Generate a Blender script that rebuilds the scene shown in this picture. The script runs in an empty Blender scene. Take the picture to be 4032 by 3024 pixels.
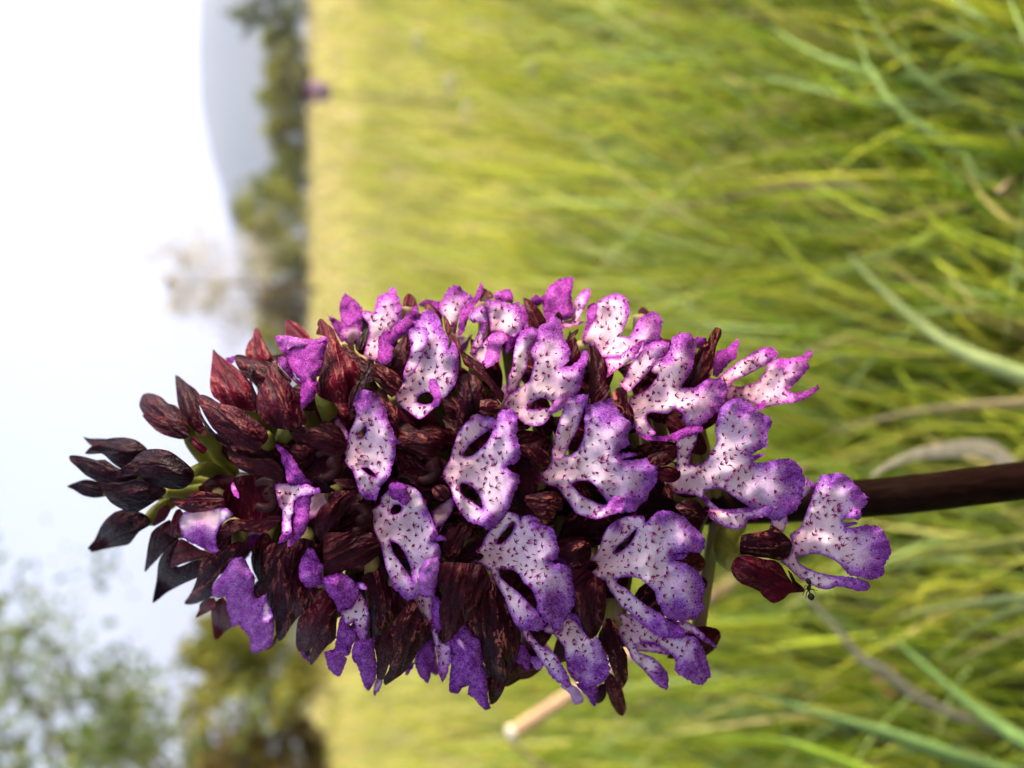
import bpy, math, random
import numpy as np
from mathutils import Vector, Matrix, noise
from mathutils.geometry import delaunay_2d_cdt

# ------------------------------------------------------------------ camera, world, sun, exposure
scene = bpy.context.scene
COL = scene.collection
FPX = 3028.0                       # focal length in photograph pixels (4032 wide)
CAM_H = 0.42
PITCH = math.radians(15.0)
CAM = np.array([0.0, 0.0, CAM_H])
AF = np.array([0.0, math.cos(PITCH), -math.sin(PITCH)])    # optical axis
AU = np.array([0.0, math.sin(PITCH), math.cos(PITCH)])     # up of the place (left edge of the frame)
AR = np.array([1.0, 0.0, 0.0])
cam = bpy.data.cameras.new('camera')
cam.lens = 5.1; cam.sensor_width = 5.1 * 4032 / FPX; cam.sensor_fit = 'HORIZONTAL'
cam.clip_start = 0.005; cam.clip_end = 20000
cam.dof.use_dof = True; cam.dof.focus_distance = 0.122; cam.dof.aperture_fstop = 1.95
camo = bpy.data.objects.new('camera', cam); COL.objects.link(camo)
M = Matrix.Identity(4)
for i in range(3):
    M[i][0] = -AU[i]; M[i][1] = AR[i]; M[i][2] = -AF[i]; M[i][3] = CAM[i]
camo.matrix_world = M
scene.camera = camo

SUN_EL, SUN_AZ = math.radians(23), math.radians(86)       # azimuth clockwise from straight ahead
w = bpy.data.worlds.new('World'); scene.world = w; w.use_nodes = True
nt = w.node_tree
sky = nt.nodes.new('ShaderNodeTexSky'); sky.sky_type = 'NISHITA'; sky.sun_disc = False
sky.sun_elevation = SUN_EL; sky.sun_rotation = SUN_AZ
sky.air_density = 1.0; sky.dust_density = 8.0; sky.ozone_density = 1.0
bg = nt.nodes['Background']; bg.inputs['Strength'].default_value = 0.115
hs = nt.nodes.new('ShaderNodeHueSaturation'); hs.inputs['Saturation'].default_value = 0.60     # thin high cloud veils the blue
nt.links.new(sky.outputs[0], hs.inputs['Color']); nt.links.new(hs.outputs[0], bg.inputs['Color'])
sun = bpy.data.lights.new('sun', 'SUN'); sun.energy = 2.8; sun.angle = math.radians(13); sun.color = (1.0, 0.86, 0.69)
suno = bpy.data.objects.new('sun', sun); COL.objects.link(suno)
sd = Vector((math.sin(SUN_AZ) * math.cos(SUN_EL), math.cos(SUN_AZ) * math.cos(SUN_EL), math.sin(SUN_EL)))
suno.rotation_euler = (-sd).to_track_quat('-Z', 'Y').to_euler(); suno.location = (3, -2, 4)
scene.view_settings.view_transform = 'Standard'; scene.view_settings.look = 'None'
scene.view_settings.exposure = 2.06; scene.view_settings.gamma = 1.0
scene.render.resolution_x = 1024; scene.render.resolution_y = 768
scene.render.engine = 'CYCLES'

random.seed(5); RNG = np.random.default_rng(5)

# ------------------------------------------------------------------ helpers
def ray(x, y):
    """direction (unit forward part) through photograph pixel x, y (4032 x 3024)"""
    return AF - AU * ((x - 2016) / FPX) + AR * ((1512 - y) / FPX)
def P(x, y, d): return CAM + ray(x, y) * d
def PQ(x, y, d): return P(x * 4032 / 2212, y * 4032 / 2212, d)     # overview coordinates (2212 wide)

def tag(o, label=None, cat=None, group=None, kind=None):
    if label: o['label'] = label
    if cat: o['category'] = cat
    if group: o['group'] = group
    if kind: o['kind'] = kind
    return o
def empty(name, loc):
    o = bpy.data.objects.new(name, None); o.empty_display_size = 0.02; COL.objects.link(o); o.location = loc; return o
def mesh_obj(name, verts, faces, mat, parent=None, origin=(0, 0, 0), attrs=None, smooth=True, sharp=None):
    me = bpy.data.meshes.new(name)
    v = np.asarray(verts, float) - np.asarray(origin, float)
    me.from_pydata(v.tolist(), [], faces)
    for m in (mat if isinstance(mat, (list, tuple)) else [mat]): me.materials.append(m)
    if smooth: me.polygons.foreach_set('use_smooth', [True] * len(me.polygons))
    for k, (typ, data) in (attrs or {}).items():
        a = me.attributes.new(k, typ, 'POINT')
        a.data.foreach_set('value' if typ == 'FLOAT' else ('color' if typ == 'FLOAT_COLOR' else 'vector'), np.asarray(data, np.float32).ravel())
    if sharp is not None:
        ev = np.empty(len(me.edges) * 2, int); me.edges.foreach_get('vertices', ev); ev = ev.reshape(-1, 2)
        s = np.array([(a, b) in sharp or (b, a) in sharp for a, b in ev.tolist()], bool)
        at = me.attributes.get('sharp_edge') or me.attributes.new('sharp_edge', 'BOOLEAN', 'EDGE'); at.data.foreach_set('value', s)
    me.update()
    o = bpy.data.objects.new(name, me); COL.objects.link(o)
    if parent is not None: o.parent = parent
    else: o.location = origin
    return o
def tube(path, radii, n=8, cap=True):
    path = [np.asarray(p, float) for p in path]; vs = []; fs = []
    prev = None
    for i, p in enumerate(path):
        t = path[min(i + 1, len(path) - 1)] - path[max(i - 1, 0)]; t = t / (np.linalg.norm(t) + 1e-12)
        if prev is None:
            a = np.array([1.0, 0, 0]) if abs(t[0]) < 0.8 else np.array([0, 1.0, 0])
        else: a = prev
        u = a - t * np.dot(a, t); u /= np.linalg.norm(u) + 1e-12; prev = u; v = np.cross(t, u)
        r = radii[i] if hasattr(radii, '__len__') else radii
        for k in range(n):
            th = 2 * math.pi * k / n; vs.append(p + r * (math.cos(th) * u + math.sin(th) * v))
    for i in range(len(path) - 1):
        for k in range(n):
            k2 = (k + 1) % n; fs.append((i * n + k, i * n + k2, (i + 1) * n + k2, (i + 1) * n + k))
    if cap:
        fs.append(tuple(range(n - 1, -1, -1))); b = (len(path) - 1) * n; fs.append(tuple(range(b, b + n)))
    return vs, fs
def spline(pts, n=6):
    pts = [np.asarray(p, float) for p in pts]; out = []
    for i in range(len(pts) - 1):
        p0 = pts[max(i - 1, 0)]; p1 = pts[i]; p2 = pts[i + 1]; p3 = pts[min(i + 2, len(pts) - 1)]
        for k in range(n):
            t = k / n
            out.append(0.5 * (2 * p1 + (p2 - p0) * t + (2 * p0 - 5 * p1 + 4 * p2 - p3) * t * t + (3 * p1 - p0 - 3 * p2 + p3) * t ** 3))
    out.append(pts[-1]); return out
def join(parts):
    vs = []; fs = []
    for v, f in parts:
        b = len(vs); vs += list(v); fs += [tuple(i + b for i in q) for q in f]
    return vs, fs
def ss(a, b, x): t = np.clip((x - a) / (b - a), 0, 1); return t * t * (3 - 2 * t)

# ------------------------------------------------------------------ materials
def new_mat(name):
    m = bpy.data.materials.new(name); m.use_nodes = True
    return m, m.node_tree, m.node_tree.nodes, m.node_tree.links, m.node_tree.nodes['Principled BSDF']
def N(nodes, t, **kw):
    n = nodes.new(t)
    for k, v in kw.items(): setattr(n, k, v)
    return n
def ramp(nodes, stops):
    r = nodes.new('ShaderNodeValToRGB'); e = r.color_ramp.elements
    while len(e) < len(stops): e.new(0.5)
    for i, (p, c) in enumerate(stops): e[i].position = p; e[i].color = (*c, 1)
    return r
def math_node(nodes, links, op, a, b=None, c=None):
    n = nodes.new('ShaderNodeMath'); n.operation = op
    for i, s in enumerate((a, b, c)):
        if s is None: continue
        if isinstance(s, (int, float)): n.inputs[i].default_value = s
        else: links.new(s, n.inputs[i])
    return n.outputs[0]
def translucent(nodes, links, bsdf, colour_socket, fac):
    tr = nodes.new('ShaderNodeBsdfTranslucent'); mx = nodes.new('ShaderNodeMixShader'); mx.inputs[0].default_value = fac
    links.new(colour_socket, tr.inputs[0]); links.new(bsdf.outputs[0], mx.inputs[1]); links.new(tr.outputs[0], mx.inputs[2])
    out = [n for n in nodes if n.type == 'OUTPUT_MATERIAL'][0]; links.new(mx.outputs[0], out.inputs[0])

def lip_material():
    m, t, n, l, b = new_mat('lip')
    pc = N(n, 'ShaderNodeAttribute', attribute_name='pc'); pu = N(n, 'ShaderNodeAttribute', attribute_name='pur')
    mg = N(n, 'ShaderNodeAttribute', attribute_name='mag'); ba = N(n, 'ShaderNodeAttribute', attribute_name='basal')
    n1 = N(n, 'ShaderNodeTexNoise'); n1.inputs['Scale'].default_value = 5.0; n1.inputs['Detail'].default_value = 3; l.new(pc.outputs['Vector'], n1.inputs['Vector'])
    n2 = N(n, 'ShaderNodeTexNoise'); n2.inputs['Scale'].default_value = 17.0; n2.inputs['Detail'].default_value = 2; l.new(pc.outputs['Vector'], n2.inputs['Vector'])
    v = math_node(n, l, 'SUBTRACT', n1.outputs[0], 0.5); v = math_node(n, l, 'MULTIPLY', v, 0.55)
    v2 = math_node(n, l, 'SUBTRACT', n2.outputs[0], 0.5); v2 = math_node(n, l, 'MULTIPLY', v2, 0.85)
    # the speckle is strongest where purple is half way
    k = math_node(n, l, 'MULTIPLY', pu.outputs['Fac'], math_node(n, l, 'SUBTRACT', 1.25, pu.outputs['Fac'])); k = math_node(n, l, 'MULTIPLY', k, 2.9)
    s = math_node(n, l, 'MULTIPLY', math_node(n, l, 'ADD', v, v2), k)
    fac = math_node(n, l, 'ADD', pu.outputs['Fac'], s)
    r1 = ramp(n, [(0.04, (0.83, 0.71, 0.80)), (0.32, (0.60, 0.40, 0.70)), (0.62, (0.36, 0.13, 0.54)), (0.86, (0.20, 0.034, 0.34)), (1.0, (0.09, 0.005, 0.15))])
    r2 = ramp(n, [(0.04, (0.80, 0.59, 0.68)), (0.32, (0.63, 0.31, 0.58)), (0.62, (0.46, 0.10, 0.46)), (0.86, (0.28, 0.022, 0.29)), (1.0, (0.14, 0.005, 0.14))])
    l.new(fac, r1.inputs[0]); l.new(fac, r2.inputs[0])
    mx = N(n, 'ShaderNodeMix', data_type='RGBA'); l.new(mg.outputs['Fac'], mx.inputs[0]); l.new(r1.outputs[0], mx.inputs[6]); l.new(r2.outputs[0], mx.inputs[7])  # magenta share: natural variation plus warm light painted into the petal colour
    mb = N(n, 'ShaderNodeMix', data_type='RGBA', blend_type='MULTIPLY'); l.new(ba.outputs['Fac'], mb.inputs[0]); l.new(mx.outputs[2], mb.inputs[6]); mb.inputs[7].default_value = (0.86, 0.62, 0.62, 1)
    l.new(mb.outputs[2], b.inputs['Base Color'])
    b.inputs['Roughness'].default_value = 0.6; b.inputs['Specular IOR Level'].default_value = 0.1
    n3 = N(n, 'ShaderNodeTexNoise'); n3.inputs['Scale'].default_value = 30.0; n3.inputs['Detail'].default_value = 2; l.new(pc.outputs['Vector'], n3.inputs['Vector'])
    bp = N(n, 'ShaderNodeBump'); bp.inputs['Strength'].default_value = 0.6; bp.inputs['Distance'].default_value = 0.0005
    l.new(n3.outputs[0], bp.inputs['Height']); l.new(bp.outputs[0], b.inputs['Normal'])
    translucent(n, l, b, mb.outputs[2], 0.34)
    return m
def hood_material():
    m, t, n, l, b = new_mat('hood')
    pc = N(n, 'ShaderNodeAttribute', attribute_name='pc'); to = N(n, 'ShaderNodeAttribute', attribute_name='tone')   # tone.x red, .y brown, .z vein
    sp = N(n, 'ShaderNodeSeparateXYZ'); l.new(to.outputs['Vector'], sp.inputs[0])
    mp = N(n, 'ShaderNodeMapping'); mp.inputs['Scale'].default_value = (0.45, 1.7, 1.0); l.new(pc.outputs['Vector'], mp.inputs[0])
    n1 = N(n, 'ShaderNodeTexNoise'); n1.inputs['Scale'].default_value = 1.7; n1.inputs['Detail'].default_value = 1.5; n1.inputs['Roughness'].default_value = 0.4; n1.inputs['Distortion'].default_value = 0.6; l.new(mp.outputs[0], n1.inputs['Vector'])
    mp2 = N(n, 'ShaderNodeMapping'); mp2.inputs['Scale'].default_value = (1.7, 3.0, 1.0); l.new(pc.outputs['Vector'], mp2.inputs[0])
    n2 = N(n, 'ShaderNodeTexNoise'); n2.inputs['Scale'].default_value = 2.4; n2.inputs['Detail'].default_value = 3; n2.inputs['Distortion'].default_value = 0.8; l.new(mp2.outputs[0], n2.inputs['Vector'])
    rr = ramp(n, [(0.0, (0.0050, 0.0011, 0.0040)), (0.5, (0.029, 0.0012, 0.0075)), (1.0, (0.105, 0.0026, 0.0140))]); l.new(sp.outputs[0], rr.inputs[0])
    mb = N(n, 'ShaderNodeMix', data_type='RGBA'); l.new(math_node(n, l, 'MULTIPLY', sp.outputs[1], math_node(n, l, 'ADD', 0.05, ramp_out(n, l, n2.outputs[0], .38, .62))), mb.inputs[0]); l.new(rr.outputs[0], mb.inputs[6]); mb.inputs[7].default_value = (0.038, 0.0090, 0.0085, 1)
    vr = ramp(n, [(0.50, (0, 0, 0)), (0.62, (1, 1, 1))]); l.new(n1.outputs[0], vr.inputs[0])
    mask = math_node(n, l, 'MULTIPLY', vr.outputs[0], ramp_out(n, l, n2.outputs[0], 0.50, 0.60))
    mv = N(n, 'ShaderNodeMix', data_type='RGBA'); l.new(math_node(n, l, 'MULTIPLY', mask, sp.outputs[2]), mv.inputs[0]); l.new(mb.outputs[2], mv.inputs[6]); mv.inputs[7].default_value = (0.27, 0.085, 0.070, 1)
    dk = N(n, 'ShaderNodeMix', data_type='RGBA', blend_type='MULTIPLY'); dk.inputs[0].default_value = 0.6
    dr = ramp(n, [(0.34, (0.25, 0.2, 0.25)), (0.48, (1, 1, 1)), (0.7, (1.3, 1.1, 1.05))]); l.new(n1.outputs[0], dr.inputs[0])
    l.new(mv.outputs[2], dk.inputs[6]); l.new(dr.outputs[0], dk.inputs[7])
    l.new(dk.outputs[2], b.inputs['Base Color'])
    b.inputs['Roughness'].default_value = 0.36; b.inputs['Specular IOR Level'].default_value = 0.045
    bp = N(n, 'ShaderNodeBump'); bp.inputs['Strength'].default_value = 0.8; bp.inputs['Distance'].default_value = 0.0018
    hh = math_node(n, l, 'ADD', n1.outputs[0], math_node(n, l, 'MULTIPLY', n2.outputs[0], .25))
    l.new(hh, bp.inputs['Height']); l.new(bp.outputs[0], b.inputs['Normal'])
    translucent(n, l, b, dk.outputs[2], 0.14)
    return m
def ramp_out(n, l, sock, a, b_):
    r = ramp(n, [(a, (0, 0, 0)), (b_, (1, 1, 1))]); l.new(sock, r.inputs[0]); return r.outputs[0]
def plain(name, col, rough=0.6, var=0.25, scale=40, col2=None, trans=0.0, obj_coords=True):
    m, t, n, l, b = new_mat(name)
    tc = N(n, 'ShaderNodeTexCoord'); n1 = N(n, 'ShaderNodeTexNoise'); n1.inputs['Scale'].default_value = scale; n1.inputs['Detail'].default_value = 4
    l.new(tc.outputs['Object'], n1.inputs['Vector'])
    c2 = col2 or tuple(c * (1 - var) for c in col)
    r = ramp(n, [(0.35, col), (0.65, c2)]); l.new(n1.outputs[0], r.inputs[0]); l.new(r.outputs[0], b.inputs['Base Color'])
    b.inputs['Roughness'].default_value = rough; b.inputs['Specular IOR Level'].default_value = 0.12
    if trans: translucent(n, l, b, r.outputs[0], trans)
    return m
def attr_colour(name, rough=0.55, trans=0.3, scale=60):
    m, t, n, l, b = new_mat(name)
    a = N(n, 'ShaderNodeAttribute', attribute_name='col')
    l.new(a.outputs['Color'], b.inputs['Base Color']); b.inputs['Roughness'].default_value = rough; b.inputs['Specular IOR Level'].default_value = 0.12
    if trans: translucent(n, l, b, a.outputs['Color'], trans)
    return m
LIP = lip_material(); HOOD = hood_material()
SPOT = plain('spot_tuft', (0.20, 0.006, 0.11), 0.6, 0.3, 900)
OVARY = plain('ovary', (0.20, 0.21, 0.045), 0.5, 0.3, 250, (0.23, 0.13, 0.10), 0.15)
PALE = plain('column_tan', (0.030, 0.006, 0.008), 0.5, 0.3, 300)
GREENSTALK = plain('stalk', (0.30, 0.31, 0.06), 0.5, 0.3, 200, (0.15, 0.15, 0.03), 0.15)
# ------------------------------------------------------------------ the setting: meadow, hills, trees
def ground_material():
    m, t, n, l, b = new_mat('meadow_ground')
    tc = N(n, 'ShaderNodeTexCoord'); 
    n1 = N(n, 'ShaderNodeTexNoise'); n1.inputs['Scale'].default_value = .9; n1.inputs['Detail'].default_value = 6; l.new(tc.outputs['Object'], n1.inputs['Vector'])
    n2 = N(n, 'ShaderNodeTexNoise'); n2.inputs['Scale'].default_value = 45; n2.inputs['Detail'].default_value = 4; l.new(tc.outputs['Object'], n2.inputs['Vector'])
    r1 = ramp(n, [(.3, (.22, .21, .055)), (.5, (.35, .30, .115)), (.7, (.44, .345, .165))]); l.new(n1.outputs[0], r1.inputs[0])
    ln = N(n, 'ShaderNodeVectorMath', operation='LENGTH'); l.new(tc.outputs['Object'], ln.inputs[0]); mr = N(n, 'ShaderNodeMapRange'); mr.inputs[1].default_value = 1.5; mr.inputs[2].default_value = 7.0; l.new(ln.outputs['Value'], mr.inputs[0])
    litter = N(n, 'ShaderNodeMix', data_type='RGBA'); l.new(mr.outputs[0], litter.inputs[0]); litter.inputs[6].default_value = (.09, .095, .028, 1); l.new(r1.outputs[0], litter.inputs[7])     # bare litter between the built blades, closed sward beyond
    r2 = ramp(n, [(.3, (.35, .3, .25)), (.6, (1.1, 1.1, 1.1))]); l.new(n2.outputs[0], r2.inputs[0])
    mx = N(n, 'ShaderNodeMix', data_type='RGBA', blend_type='MULTIPLY'); mx.inputs[0].default_value = 1; l.new(litter.outputs[2], mx.inputs[6]); l.new(r2.outputs[0], mx.inputs[7])
    l.new(mx.outputs[2], b.inputs['Base Color']); b.inputs['Roughness'].default_value = .95; b.inputs['Specular IOR Level'].default_value = .1
    return m
xs = np.concatenate([-np.geomspace(6000, .5, 40), np.linspace(-.45, .45, 10), np.geomspace(.5, 6000, 40)]); ys = np.concatenate([[-6000, -600, -60, -6], np.linspace(-2, 4, 25), np.geomspace(4.3, 9000, 50)])
gv = []; gf = []
for yy in ys:
    for xx in xs:
        rr = math.hypot(xx, yy); h = 0.02 * noise.noise(Vector((xx * 1.7, yy * 1.7, 3))) * min(1, rr / .8) + .35 * noise.noise(Vector((xx * .03, yy * .03, 9))) * ss(8, 60, rr)
        gv.append((xx, yy, h - .012))
nx = len(xs)
for j in range(len(ys) - 1):
    for i in range(nx - 1): gf.append((j * nx + i, j * nx + i + 1, (j + 1) * nx + i + 1, (j + 1) * nx + i))
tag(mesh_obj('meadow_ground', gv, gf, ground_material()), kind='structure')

# hills: a long ridge beyond the valley
def hill(name, prof, dist, depth, mat, seed):
    """prof: (overview y, overview x of the ridge line); world profile at the given distance"""
    prof = sorted(prof); py = np.array([p[0] for p in prof], float); px = np.array([p[1] for p in prof], float)
    yy = np.linspace(py[0], py[-1], 130); rx = np.interp(yy, py, px) + np.array([noise.fractal(Vector((v / 60, seed, 0)), 1, 2, 4) for v in yy]) * 3.0
    vs = []; fs = []; rows = 14
    for k in range(rows):
        t = k / (rows - 1)                                     # 0 foot near, 1 far foot
        for a, b in zip(yy, rx):
            p = PQ(b, a, dist); H = max(p[2], 5)
            prof_t = math.sin(math.pi * min(1, t / .66) / 2) if t < .66 else math.cos((t - .66) / .34 * math.pi / 2)
            bump = H * .07 * noise.fractal(Vector((p[0] / dist * 14, t * 4, seed)), 1, 2, 4) * (1 - abs(2 * t - 1.3))
            sc = 1 + (t - .66) * depth / dist
            vs.append((p[0] * sc, p[1] * sc, H * prof_t + bump * (prof_t < .98) - 8))
    n = len(yy)
    for j in range(rows - 1):
        for i in range(n - 1): fs.append((j * n + i, j * n + i + 1, (j + 1) * n + i + 1, (j + 1) * n + i))
    return tag(mesh_obj(name, vs, fs, mat), kind='structure')
HM = plain('hill_woods', (.035, .055, .02), .95, .4, .004, (.06, .07, .03))
hill('hill', [(-2900, 650), (-2300, 590), (-1600, 520), (-900, 470), (-400, 430), (0, 433), (130, 434), (250, 440), (330, 455), (380, 470), (440, 482), (490, 500), (560, 512), (640, 520), (760, 560), (900, 590), (1100, 610), (1400, 600), (1800, 580), (2600, 560), (3400, 600), (4300, 652)], 2600, 1500, HM, 2.2)

# ---- grass
GRASS = attr_colour('grass', .5, .45)
PAL = np.array([(.20, .29, .020), (.27, .34, .025), (.38, .40, .04), (.10, .165, .02), (.43, .38, .13), (.51, .42, .22), (.26, .37, .14), (.48, .46, .07)])
def blades(name, n, ymin, ymax, xspread, hmin, hmax, wmin, wmax, segs, seed, label, pal_w, lean=.35):
    rg = np.random.default_rng(seed)
    yy = np.exp(rg.uniform(math.log(ymin), math.log(ymax), n)); xx = rg.uniform(-1, 1, n) * (xspread * (yy + .12))
    h = rg.uniform(hmin, hmax, n) * rg.uniform(.6, 1.0, n); wd = rg.uniform(wmin, wmax, n) * np.maximum(1, (yy / 2.5)) ** .6
    az = rg.normal(.25, 1.5, n); ln = np.abs(rg.normal(0, lean, n)) * np.where(rg.random(n) < .14, 2.2, 1); droop = rg.uniform(0, .30, n)
    ci = rg.choice(len(PAL), n, p=pal_w); base = PAL[ci] * rg.uniform(.78, 1.28, (n, 1))
    # bigger patches of drier and greener grass
    f = np.array([noise.fractal(Vector((a * 1.6, b * .9, 4)), .8, 2.2, 4) for a, b in zip(xx, yy)]); base = base * (1 - .45 * np.clip(-f, 0, 1)[:, None]) + np.clip(f, 0, .7)[:, None] * np.array([.14, .10, .04])
    face = rg.uniform(0, math.pi, n); h = h * np.clip((yy - .12) / .45, .3, 1)
    br = rg.random(n) < .10; base[br] = base[br] * 1.45 + np.array([.07, .07, .015])
    V = np.zeros((n, segs + 1, 2, 3)); C = np.zeros((n, segs + 1, 2, 4)); C[..., 3] = 1
    for k in range(segs + 1):
        t = k / segs; off = h * (ln * t + droop * t ** 3)
        z = h * (t - .35 * droop * t ** 3) / np.sqrt(1 + .5 * ln ** 2)
        cx = xx + np.cos(az) * off; cy = yy + np.sin(az) * off
        wk = wd * (1 - t) ** .7 * (.55 + .45 * min(1, t * 5)) + wd * .06
        V[:, k, 0] = np.stack([cx - np.cos(face) * wk, cy - np.sin(face) * wk, z - .012], 1); V[:, k, 1] = np.stack([cx + np.cos(face) * wk, cy + np.sin(face) * wk, z - .012], 1)
        C[:, k, :, :3] = (base * (.92 + .12 * t))[:, None]
    idx = np.arange(n * (segs + 1) * 2).reshape(n, segs + 1, 2)
    F_ = np.stack([idx[:, :-1, 0], idx[:, :-1, 1], idx[:, 1:, 1], idx[:, 1:, 0]], -1).reshape(-1, 4)
    # keep the air between lens and flower free
    o = mesh_obj(name, V.reshape(-1, 3), F_.tolist(), GRASS, None, (0, 0, 0), {'col': ('FLOAT_COLOR', C.reshape(-1, 4))})
    return tag(o, label, 'grass', kind='stuff')
w1 = [.22, .22, .13, .14, .05, .05, .14, .05]; w2 = [.10, .15, .20, .04, .19, .14, .06, .12]; w3 = [.05, .09, .18, .03, .25, .24, .06, .10]
blades('grass', 12500, .28, 1.3, 1.5, .12, .31, .0010, .0028, 6, 11, 'tangled green meadow grass around the orchid stem', w1, .27)
blades('grass', 20000, 1.1, 5.0, 1.45, .13, .32, .0016, .0036, 4, 12, 'yellow green meadow grass beyond the orchid', w2, .27)
blades('grass', 25000, 4.5, 75, 1.4, .13, .28, .003, .006, 3, 13, 'straw coloured far meadow grass running to the trees', w3, .25)

# ---- single blades, stalks and heads that stand out of the grass
def to_ground(path):
    p = [np.asarray(q, float) for q in path]; d = p[-1] - p[-2]; d = d / np.linalg.norm(d)
    step = max(p[-1][2], .02) / 4
    for _ in range(60):
        if p[-1][2] < -.012: break
        d = d * .8 + np.array([0, 0, -1]) * .2; d /= np.linalg.norm(d); p.append(p[-1] + d * step)
    return p
def ribbon(path, width, tip=.08):
    p = spline(path, 8); n = len(p); vs = []; fs = []
    for i, q in enumerate(p):
        t = p[min(i + 1, n - 1)] - p[max(i - 1, 0)]; t = t / (np.linalg.norm(t) + 1e-9); view = q - CAM; view = view / np.linalg.norm(view)
        s = np.cross(t, np.array([0.25, 1, .1])); s = s / (np.linalg.norm(s) + 1e-9); u = np.cross(s, t)
        a = i / (n - 1); wv = width * min(1, tip + (1 - tip) * (a * 3.2) ** .75)
        vs += [q - s * wv, q + u * wv * .35, q + s * wv, q - u * .0002]
    for i in range(n - 1):
        b = i * 4
        for k in range(4): fs.append((b + k, b + (k + 1) % 4, b + 4 + (k + 1) % 4, b + 4 + k))
    fs += [(0, 1, 2, 3), (4 * n - 1, 4 * n - 2, 4 * n - 3, 4 * n - 4)]
    return vs, fs
BM = {}
def blade_mat(c):
    if c not in BM: BM[c] = plain('wild_grass', c, .5, .22, 120, None, .3)
    return BM[c]
def blade(pts, d, width, colr, label, group=None, name='wild_grass', cat='grass blade'):
    """pts tip first (overview coordinates); d distances at tip and foot"""
    n = len(pts); path = to_ground([PQ(x, y, d[0] + (d[1] - d[0]) * i / (n - 1)) for i, (x, y) in enumerate(pts)])
    vs, fs = ribbon(path, width); o = mesh_obj(name, vs, fs, blade_mat(colr), None, path[-1])
    return tag(o, label, cat, group)
GB = (.17, .28, .08); GY = (.30, .33, .05); GG = (.17, .28, .02); GP = (.32, .40, .16); GT = (.42, .33, .19)
blade([(1830, 545), (1900, 620), (1990, 700), (2080, 760), (2180, 800)], (.40, .36), .0040, GP, 'broad pale blue green blade leaning beside the orchid stem')
blade([(1930, 225), (1960, 280), (2010, 340), (2060, 390), (2120, 450)], (.46, .44), .0034, GG, 'short bright green blade standing clear of the tangle')
blade([(1878, 1030), (1935, 998), (1990, 980), (2050, 972), (2112, 968), (2160, 985), (2230, 1060)], (.26, .36), .0036, (.82, .75, .63), 'dry whitish curled blade touching the orchid stem', name='dry_grass')
blade([(1120, 60), (1350, 110), (1600, 160), (1900, 190), (2212, 250)], (.9, .5), .0026, GY, 'yellowish blade arching far out from the white flowers')
blade([(1150, 830), (1350, 740), (1600, 650), (1850, 590), (2212, 560)], (.8, .45), .0022, GY, 'yellowish blade arching out from above the orchid flowers')
blade([(1500, 700), (1700, 660), (1900, 600), (2212, 500)], (.6, .42), .0022, GY, 'short yellowish blade crossing a longer arching one')
blade([(1780, 940), (1900, 905), (2050, 880), (2212, 870)], (.42, .38), .0024, GT, 'tan dry blade lying just above the orchid stem', name='dry_grass')
blade([(1700, 700), (1850, 690), (2000, 650), (2212, 640)], (.5, .42), .0024, GG, 'fresh green blade crossing under the broad pale blade')
blade([(1930, 1218), (2030, 1190), (2120, 1180), (2230, 1165)], (.34, .32), .0030, (.36, .38, .09), 'yellow green stalk rising from below the lowest flower')
blade([(1940, 1330), (2050, 1310), (2140, 1300), (2240, 1290)], (.36, .34), .0028, GP, 'pale green blade beneath the ant')
blade([(700, 1640), (950, 1600), (1250, 1560), (1600, 1450), (1850, 1370), (2030, 1300), (2230, 1200)], (.8, .36), .0026, (.36, .36, .07), 'long yellow green stalk sweeping diagonally through the lower meadow')
blade([(1640, 1500), (1760, 1540), (1900, 1580), (2050, 1630), (2212, 1680)], (.42, .36), .0046, GB, 'widest blue green blade, next to the lime green one')
blade([(1930, 1380), (2000, 1440), (2080, 1510), (2160, 1570), (2240, 1620)], (.38, .34), .0036, GB, 'wide blue green blade beside the greyish dead blade')
blade([(1730, 1275), (1800, 1350), (1860, 1420), (1910, 1450), (1960, 1490)], (.40, .42), .0028, (.46, .42, .32), 'greyish dead blade fallen across the grass', name='dry_grass')
blade([(1560, 1590), (1680, 1600), (1800, 1640), (1950, 1700)], (.40, .36), .0036, (.24, .36, .03), 'vivid lime green blade low in the grass')
blade([(1050, 1560), (1130, 1620), (1200, 1680)], (.6, .6), .0024, GT, 'straw coloured blade beside the cut brown stalk', name='dry_grass')
blade([(1180, 20), (1300, 60), (1450, 130), (1600, 200), (1800, 330)], (.8, .55), .0026, GB, 'slender blue green blade bending over the far grass')
blade([(1300, 540), (1400, 470), (1560, 430), (1750, 400), (2000, 420)], (.7, .5), .0018, GT, 'thin straw stalk leaning over green grass', None, 'dry_grass')
blade([(1460, 600), (1560, 640), (1700, 700), (1850, 760), (2000, 800)], (.6, .5), .0022, GG, 'fresh green blade leaning behind the top of the broad pale blade')
blade([(1620, 330), (1760, 330), (1900, 260), (2080, 220), (2212, 200)], (.55, .45), .0018, GY, 'thin yellowish blade under the feathery grass heads')
blade([(1760, 410), (1900, 430), (2050, 440), (2212, 440)], (.5, .44), .0018, (.34, .40, .05), 'thin straight bright yellow green grass stem')
blade([(2020, 1420), (2100, 1360), (2160, 1330), (2230, 1310)], (.36, .35), .0024, GP, 'small pale green blade crossing the long yellow stalk')
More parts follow.
